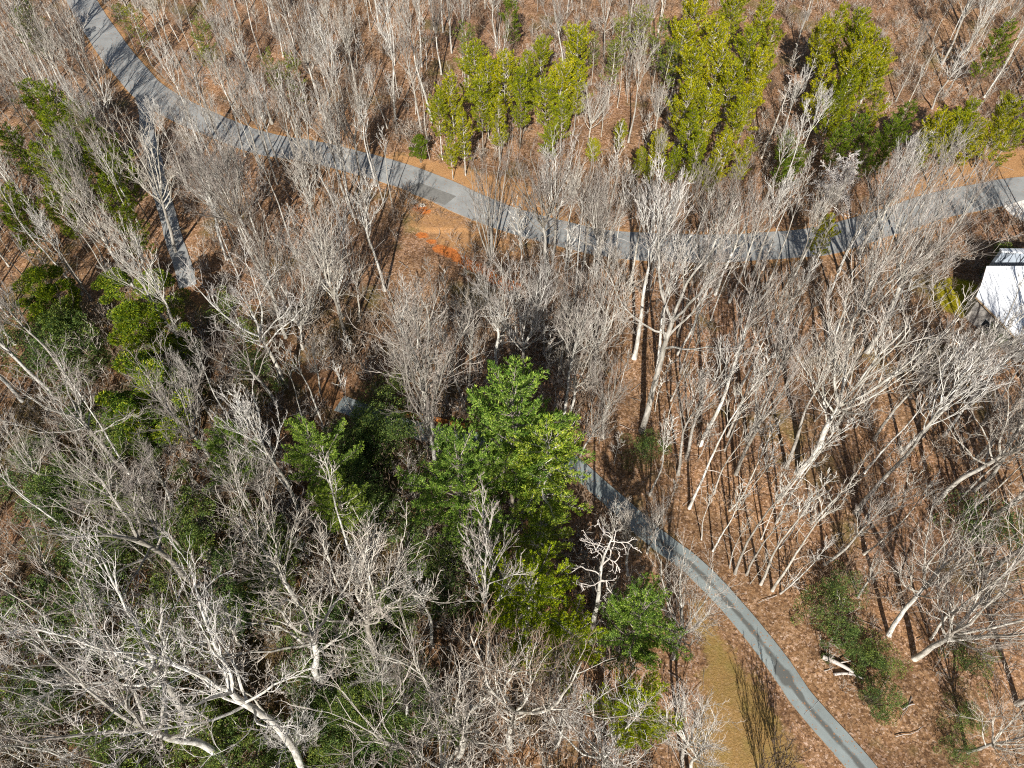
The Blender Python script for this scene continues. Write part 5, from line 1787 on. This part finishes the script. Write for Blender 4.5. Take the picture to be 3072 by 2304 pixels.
# evergreens
def tufts(mb, C, D, n, L, W, spread, m):
    C=np.repeat(C,n,0); D=np.repeat(D,n,0)+nrg.normal(size=(len(C),3))*spread
    C=C+nrg.normal(size=C.shape)*L*.16
    mb.blades(C,D,L*nrg.uniform(.6,1.25,len(C)),W*nrg.uniform(.7,1.3,len(C)),m)
def conifer(H, Rm, start, step, per, droop, mat, prof, n=7, tl=.42, tw=.055, r=.16, dens=1.0, tip=.12):
    tr=MB(); cr=MB(); P=limb((0,0,-.4),(0,0,1),H+.4,12,.02,.05); P[:,:2]-=P[0,:2]; P[:,:2]-=P[-1,:2]*np.linspace(0,1,13)[:,None]*.8
    tr.tube(P,np.linspace(r,.03,13),7); z=H*start; az=0; Cs=[];Ds=[]
    while z<H*.985:
        t=(z-H*start)/(H*(1-start)); R0=Rm*prof(t)
        for c in range(per):
            az+=2*math.pi/per+nrg.uniform(-.35,.35); L=R0*nrg.choice([.45,.7,.9,1.0,1.15,1.35])*nrg.uniform(.9,1.1)
            if L<.25: continue
            i=min(int((z+.4)/(H+.4)*12),11); p=P[i]+(P[i+1]-P[i])*(((z+.4)/(H+.4)*12)-i)
            e=droop+t*.5+nrg.uniform(-.15,.15); Q=limb(p,(math.cos(az),math.sin(az),e),L,6,.10,tip); cr.tube(Q,np.linspace(max(.018*L,.025),.012,7),3,0)
            ns=max(3,int(L*3.4*dens))
            for s_ in range(ns):
                f=(.22+.78*(s_+.5)/ns)*6; k=min(int(f),5); q=Q[k]+(Q[k+1]-Q[k])*(f-k); dd=nrm(Q[k+1]-Q[k]); sg=1 if s_%2 else -1
                sd=nrm(np.cross(dd,[0,0,1]))*sg; l2=min(L*.30*(1.2-f/6)+.18,1.15)*nrg.uniform(.6,1.2); d2=nrm(sd*.75+dd*.9+np.array([0,0,.12]))
                Q2=limb(q,d2,l2,3,.12,.08); 
                if l2>.5: cr.tube(Q2,np.linspace(.018,.01,4),3,0)
                m_=max(1,int(l2/.26))
                for a in range(m_):
                    g=(a+1)/m_*3; kk=min(int(g),2); Cs.append(Q2[kk]+(Q2[kk+1]-Q2[kk])*min(1,g-kk)); Ds.append(Q2[kk+1]-Q2[kk]+np.array([0,0,.1]))
            Cs.append(Q[-1]); Ds.append(Q[-1]-Q[-2])
        z+=step*nrg.uniform(.75,1.3)*(1.1-.45*t)
    Cs=np.array(Cs); Ds=np.array(Ds); Ds/=np.linalg.norm(Ds,axis=1,keepdims=True)
    tufts(cr,Cs,Ds,n,tl,tw,.42,1); return tr,cr,len(Cs)
pf=lambda t:(.6+.4*math.sin(min(1,t*1.6)*1.57))*(1-t)**.42
for i in range(6):
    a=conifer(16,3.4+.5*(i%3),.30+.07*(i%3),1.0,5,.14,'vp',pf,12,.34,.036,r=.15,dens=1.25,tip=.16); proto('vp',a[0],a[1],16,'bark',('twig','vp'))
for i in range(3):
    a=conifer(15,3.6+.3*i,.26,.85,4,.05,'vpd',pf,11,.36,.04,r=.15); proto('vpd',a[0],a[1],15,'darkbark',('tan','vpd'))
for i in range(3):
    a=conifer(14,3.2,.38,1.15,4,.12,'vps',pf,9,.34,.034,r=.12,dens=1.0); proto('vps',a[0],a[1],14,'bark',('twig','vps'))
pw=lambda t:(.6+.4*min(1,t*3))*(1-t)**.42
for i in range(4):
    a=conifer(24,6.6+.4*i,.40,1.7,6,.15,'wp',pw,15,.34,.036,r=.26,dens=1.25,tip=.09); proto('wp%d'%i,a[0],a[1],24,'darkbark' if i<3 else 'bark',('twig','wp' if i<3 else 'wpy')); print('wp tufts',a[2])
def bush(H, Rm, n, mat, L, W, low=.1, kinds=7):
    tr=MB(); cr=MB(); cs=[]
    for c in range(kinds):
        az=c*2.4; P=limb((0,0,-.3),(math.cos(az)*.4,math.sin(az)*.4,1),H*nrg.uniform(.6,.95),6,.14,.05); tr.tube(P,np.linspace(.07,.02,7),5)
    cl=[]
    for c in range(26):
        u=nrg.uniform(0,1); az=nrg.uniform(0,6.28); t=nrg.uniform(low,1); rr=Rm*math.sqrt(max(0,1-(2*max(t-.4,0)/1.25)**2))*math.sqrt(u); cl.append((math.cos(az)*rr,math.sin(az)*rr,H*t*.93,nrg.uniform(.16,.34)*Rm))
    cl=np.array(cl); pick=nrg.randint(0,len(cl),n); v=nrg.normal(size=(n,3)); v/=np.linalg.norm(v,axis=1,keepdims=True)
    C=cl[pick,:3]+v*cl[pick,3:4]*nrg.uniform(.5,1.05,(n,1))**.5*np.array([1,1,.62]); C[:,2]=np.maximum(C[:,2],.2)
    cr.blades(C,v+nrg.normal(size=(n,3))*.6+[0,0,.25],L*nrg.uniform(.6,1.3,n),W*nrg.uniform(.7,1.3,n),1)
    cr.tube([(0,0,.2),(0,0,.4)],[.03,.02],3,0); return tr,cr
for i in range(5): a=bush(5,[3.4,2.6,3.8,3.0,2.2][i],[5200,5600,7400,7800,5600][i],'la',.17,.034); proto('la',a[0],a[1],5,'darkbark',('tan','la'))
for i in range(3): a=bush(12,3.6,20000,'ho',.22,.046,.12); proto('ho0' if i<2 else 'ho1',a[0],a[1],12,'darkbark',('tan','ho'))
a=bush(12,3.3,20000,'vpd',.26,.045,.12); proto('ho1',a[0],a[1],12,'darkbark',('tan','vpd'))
NAME={'hn':('bare_tree','tree'),'hm':('bare_tree','tree'),'hw':('bare_tree','tree'),'o':('oak_tree','tree'),'s':('birch_tree','tree'),'p':('sapling','sapling'),'d':('dead_tree','dead tree'),'w':('dead_tree','dead tree'),
 'sh':('bare_shrub','shrub'),'m':('bare_tree','tree'),'vp':('pine_tree','pine'),'vpd':('pine_tree','pine'),'vps':('pine_tree','pine'),'wp0':('white_pine','pine'),'wp1':('white_pine','pine'),'wp2':('white_pine','pine'),'wp3':('white_pine','pine'),
 'ho0':('holly_tree','holly'),'ho1':('holly_tree','holly'),'la':('laurel_shrub','shrub')}
cnt={}
for (kind,x,y,h,dx,dy,li) in TREES:
    var=PROT[kind]; i=cnt.get(kind,0); cnt[kind]=i+1; tm,cm,H=var[(i*7+rng.randrange(len(var)))%len(var)]
    nm,cat=NAME[kind]; e=bpy.data.objects.new(nm,None); e.empty_display_size=.5; link(e)
    e.location=(x,y,float(hz(x,y))-.05); s=h/H; q=1.0
    if kind in('o','hw','hm'): q=max(1.0,(14/h)**.3)
    e.scale=(s*q*rng.uniform(.92,1.08),s*q*rng.uniform(.92,1.08),s)
    # lean toward (dx,dy), then spin about its own trunk
    tx,ty=dx/h,dy/h; lean=math.atan(math.hypot(tx,ty)); az=math.atan2(ty,tx); spin=rng.uniform(0,6.28)
    from mathutils import Matrix
    Mx=Matrix.Rotation(az,4,'Z')@Matrix.Rotation(lean,4,'Y')@Matrix.Rotation(-az,4,'Z')@Matrix.Rotation(spin,4,'Z'); e.rotation_euler=Mx.to_euler()
    lab,grp=LABELS[li]; tag(e,lab,cat,grp or None)
    t=link(bpy.data.objects.new('trunk',tm),e)
    if cm: link(bpy.data.objects.new('crown',cm),e)
# ---------------------------------------------------------------- underbrush and fallen twigs
def scatter(name, base_meshes, pts, scl, mats):
    Vs=[];Ls=[];Ss=[];Ms=[];n=0
    for (x,y),s in zip(pts,scl):
        V0,L0,S0,M0=base_meshes[rng.randrange(len(base_meshes))]; a=rng.uniform(0,6.28); c,d=math.cos(a)*s,math.sin(a)*s
        V=np.column_stack([V0[:,0]*c-V0[:,1]*d+x,V0[:,0]*d+V0[:,1]*c+y,V0[:,2]*s+float(hz(x,y))]); Vs.append(V);Ls.append(L0+n);Ss.append(S0);Ms.append(M0);n+=len(V)
    me=mesh_np(name,np.concatenate(Vs),np.concatenate(Ls),np.concatenate(Ss),mats,np.concatenate(Ms)); return link(bpy.data.objects.new(name,me))
def raw(mb): return np.concatenate(mb.V),np.concatenate(mb.L),np.concatenate(mb.S),np.concatenate(mb.M)
spr=[]
for i in range(6):
    mb=MB()
    for c in range(5):
        az=c*2.4; P=limb((nrg.normal()*.25,nrg.normal()*.25,-.1),(math.cos(az)*.35,math.sin(az)*.35,1),nrg.uniform(1.4,2.8),4,.12,.04); q=np.linspace(.022,.012,5); mb.tube(P,q,3,0)
        branch_rec(mb,P,.02,.01,2,C_([4,2],[.25,.2],[.6,.7],[.45,.5],[.7,.7],[3,2],.15,.05))
    for a in range(len(mb.M)): mb.M[a][:]=i%2
    spr.append(raw(mb))
pts=[];scl=[]
while len(pts)<4300:
    x=rng.uniform(-125,125); y=rng.uniform(0,190)
    if abs(x)>45+.62*y: continue
    a=np.array([x]);b=np.array([y])
    if polydist(a,b,ROADS[::4].tolist())[0]<4.2 or polydist(a,b,DRIVES[::4].tolist())[0]<2.8: continue
    if inpoly(a,b,MISC['lawn'])[0] or inpoly(a,b,MISC['verge2'])[0] or inpoly(a,b,MISC['verge'])[0]: continue
    if math.hypot(x-69,y-66)<9: continue
    if x>14 and y<80 and rng.random()<.5: continue
    if rng.random()>.45+.55*math.sin(x/9.)*math.sin(y/11.+1): continue
    pts.append((x,y)); scl.append(rng.uniform(.6,1.5))
n_=0
while n_<1100:
    x=rng.uniform(-60,12); y=rng.uniform(8,70)
    a=np.array([x]);b=np.array([y])
    if polydist(a,b,DRIVES[::4].tolist())[0]<2.6 or abs(x)>45+.62*y: continue
    pts.append((x,y)); scl.append(rng.uniform(.9,2.0)); n_+=1
o=scatter('underbrush',spr,pts,scl,[M['tan'],M['twig']]); tag(o,'thin leafless brush and saplings covering the forest floor','underbrush',kind='stuff')
# fallen sticks on the litter
mb=MB()
for i in range(1400):
    x=rng.uniform(-110,110); y=rng.uniform(5,150)
    if abs(x)>45+.62*y or polydist(np.array([x]),np.array([y]),ROADS[::6].tolist())[0]<4.5 or polydist(np.array([x]),np.array([y]),DRIVES[::3].tolist())[0]<3.5 or inpoly(np.array([x]),np.array([y]),MISC['lawn'])[0]: continue
    a=rng.uniform(0,6.28); L=rng.uniform(.6,3.5); P=limb((0,0,0),(math.cos(a),math.sin(a),0),L,4,.12,0); P[:,2]=0; P+= [x,y,0]; P[:,2]=hz(P[:,0],P[:,1])+.14; mb.tube(P,np.linspace(.045,.02,5)*rng.uniform(.5,1.3),4)
o=link(bpy.data.objects.new('fallen_twigs',mb.build('fallen_twigs',M['twig']))); tag(o,'fallen grey sticks lying scattered in the leaf litter','fallen branches',kind='stuff')
# ---------------------------------------------------------------- logs
LL=['thicker bleached fallen log beside the green laurel','thin curved bleached log below the thicker one','small pale fallen branch at the end of the laurel bank','short pale log lying in the shade by the upper road','pale log end in the shade left of the white tangled tree']
for i,((a,b),lab) in enumerate(zip(MISC['logs'],LL)):
    mb=MB(); r=[.26,.15,.09,.16,.15][i]; n=9; t=np.linspace(0,1,n); d=np.array(b)-np.array(a); N=np.array([-d[1],d[0]])/np.linalg.norm(d)
    P=np.array([a])+d[None,:]*t[:,None]+N[None,:]*(np.sin(t*3.1)*[.12,.3,.12,.05,.05][i])[:,None]; zz=hz(P[:,0],P[:,1])+r*.9+.12
    P3=np.column_stack([P,zz]); q=r*(1.05-.4*t); mb.tube(P3,q,10)
    for e_,s_ in ((0,-1),(n-1,1)):   # sawn ends
        ring=mb.V[0][e_*10:(e_+1)*10]; c=ring.mean(0); mb.add(np.vstack([ring,c]),[[k,(k+1)%10,10] for k in range(10)][::s_])
    if r>.12:
        Q=limb(P3[4],np.append(N*.8+d/np.linalg.norm(d)*.7,.35),r*5,3,.1,0); mb.tube(Q,np.linspace(r*.4,r*.12,4),5)
    tag(link(bpy.data.objects.new('fallen_log',mb.build('fallen_log',M['white'],True))),lab,'log')
# ---------------------------------------------------------------- retaining wall of timber by the driveway
e=link(bpy.data.objects.new('retaining_wall',None)); W_=[np.array(p) for p in MISC['wall']]; x0,y0=W_[0]; e.location=(x0,y0,float(hz(x0,y0)))
tag(e,'low rusty orange timber wall above the driveway behind the long white trunk','retaining wall')
wm=plain('orange_timber',(.50,.19,.05),.8,.3,2.5)
mb=MB()
for a,b in zip(W_[:-1],W_[1:]):
    d=b-a; L=np.linalg.norm(d); u=d/L; N=np.array([-u[1],u[0]])
    for r_ in range(3):
        z0=.02+r_*.29; o2=.02*r_
        q=[a+N*(.0+o2),b+N*(.0+o2),b+N*(.16+o2),a+N*(.16+o2)]; V=[(p[0]-x0,p[1]-y0,z) for z in (z0,z0+.27) for p in q]
        mb.add(V,[(0,3,2,1),(4,5,6,7),(0,1,5,4),(1,2,6,5),(2,3,7,6),(3,0,4,7)])
link(bpy.data.objects.new('timber',mb.build('timber',wm)),e)
for p in W_:
    mb=MB(); mb.box((p[0]-x0-.12,p[1]-y0-.2,-.1),(p[0]-x0+.12,p[1]-y0-.01,1.0)); link(bpy.data.objects.new('post',mb.build('post',M['darkbark'])),e)
# ---------------------------------------------------------------- house
e=link(bpy.data.objects.new('house',None)); Rf=[np.array(p) for p in MISC['roof']]; hb=np.array([75.,68.]); e.location=(hb[0],hb[1],0)
tag(e,'house with white metal roof and shaded walls behind bare branches','house')
rm_=plain('white_metal_roof',(.80,.82,.84),.4,.06,1.2); wallm=plain('grey_siding',(.42,.40,.37),.8,.1,2.); fas=plain('tan_fascia',(.58,.42,.25),.8,.1,2.)
zs=[6,5.2,4.6,3.6,3.4]; RR=[np.array(p) for p in MISC['roof_r']]
top=[np.array([p[0],p[1],z]) for p,z in zip(Rf,zs)]+[np.array([RR[1][0],RR[1][1],3.4]),np.array([RR[0][0],RR[0][1],6])]
top=[p-[hb[0],hb[1],0] for p in top]; nT=len(top)
cx_=sum(top)/nT
V=np.array(top+[p-[0,0,.18] for p in top]); loops=list(range(nT))[::1]; sizes=[nT]
ar=sum(top[i][0]*top[(i+1)%nT][1]-top[(i+1)%nT][0]*top[i][1] for i in range(nT))
if ar<0: loops=loops[::-1]
loops+= [nT+i for i in range(nT)][::(1 if ar<0 else -1)]; sizes.append(nT)
for i in range(nT): j=(i+1)%nT; loops+=[i,j,nT+j,nT+i]; sizes.append(4)
ro=link(bpy.data.objects.new('roof',mesh_np('roof',V,loops,sizes,rm_)),e)
mb=MB()   # standing seams running down the slope
A_,B_=top[0],top[-1]; C1,D1=top[4],top[5]
for k in range(16):
    t=(k+.6)/16; a=A_+(B_-A_)*t; b=C1+(D1-C1)*t; mb.tube([a+[0,0,.03],b+[0,0,.03]],[.03,.03],4)
link(bpy.data.objects.new('roof_seam',mb.build('roof_seam',rm_)),ro)
mb=MB()
for i in range(5):   # fascia boards under the eave
    a,b=top[i],top[i+1] if i<4 else top[5]
    u=b-a; c=np.array([cx_[0]-a[0],cx_[1]-a[1],0]); c/=np.linalg.norm(c)*1.0
    q=[a-[0,0,.19]+c*.03,b-[0,0,.19]+c*.03]; V=[q[0],q[1],q[1]-[0,0,.25],q[0]-[0,0,.25]]; V=V+[v+c*.06 for v in V]
    mb.add(V,[(0,1,2,3),(7,6,5,4),(0,4,5,1),(3,2,6,7),(0,3,7,4),(1,5,6,2)])
link(bpy.data.objects.new('fascia',mb.build('fascia',fas)),e)
mb=MB(); ins=[p+(cx_-p)*.10 for p in top]
for i in range(nT):
    a,b=ins[i],ins[(i+1)%nT]; V=[(a[0],a[1],-1),(b[0],b[1],-1),(b[0],b[1],b[2]-.5),(a[0],a[1],a[2]-.5)]; mb.add(V,[(0,1,2,3)])
wl=link(bpy.data.objects.new('wall',mb.build('wall',wallm)),e)
gl=plain('dark_glass',(.03,.04,.05),.15,.1); wf=plain('white_trim',(.75,.75,.73),.6,.05)
for i,t in ((3,.5),(4,.15),(4,.4),(2,.5)):
    a,b=ins[i],ins[(i+1)%nT]; u=nrm(np.array([b[0]-a[0],b[1]-a[1],0])); N=np.array([u[1],-u[0],0]); c=a+(b-a)*t; 
    if np.dot(N,(c-cx_)*[1,1,0])<0: N=-N
    for (nm,w2,h2,o2,mt) in (('window',.6,.7,.03,wf),('pane',.5,.6,.06,gl)):
        mb=MB(); V=[]
        for oo in (-.04,o2):
            for sx,sz in ((-1,-1),(1,-1),(1,1),(-1,1)): p=np.array([c[0],c[1],1.6])+u*sx*w2+np.array([0,0,sz*h2])+N*oo; V.append(p)
        mb.add(V,[(0,3,2,1),(4,5,6,7),(0,1,5,4),(1,2,6,5),(2,3,7,6),(3,0,4,7)]); 
        ob=link(bpy.data.objects.new(nm,mb.build(nm,mt)),e if nm=='window' else ob)
# second building behind, only its roof edge reaches the frame
e=link(bpy.data.objects.new('shed',None)); a,b=[np.array(p) for p in MISC['roof2']]; e.location=(a[0],a[1],0); tag(e,'small building with a thin white roof edge and blue shaded wall behind the house','shed')
mb=MB(); V=[(0,0,6.5),(b[0]-a[0],b[1]-a[1]-.3,6.5),(b[0]-a[0],b[1]-a[1]+1.3,6.2),(.2,.9,6.2)]; V=V+[(x,y,z-.25) for x,y,z in V]; mb.add(V,[(0,1,2,3),(7,6,5,4),(0,4,5,1),(1,5,6,2),(2,6,7,3),(3,7,4,0)]); link(bpy.data.objects.new('roof',mb.build('roof',rm_)),e)
mb=MB(); mb.box((.5,.35,-.5),(9,.95,6.1)); link(bpy.data.objects.new('wall',mb.build('wall',plain('blue_grey_siding',(.35,.40,.46),.8,.1))),e)  # blue of the shadowed face is put into the siding colour
print('objects',len(bpy.data.objects),'brush verts',len(bpy.data.meshes['underbrush'].vertices))
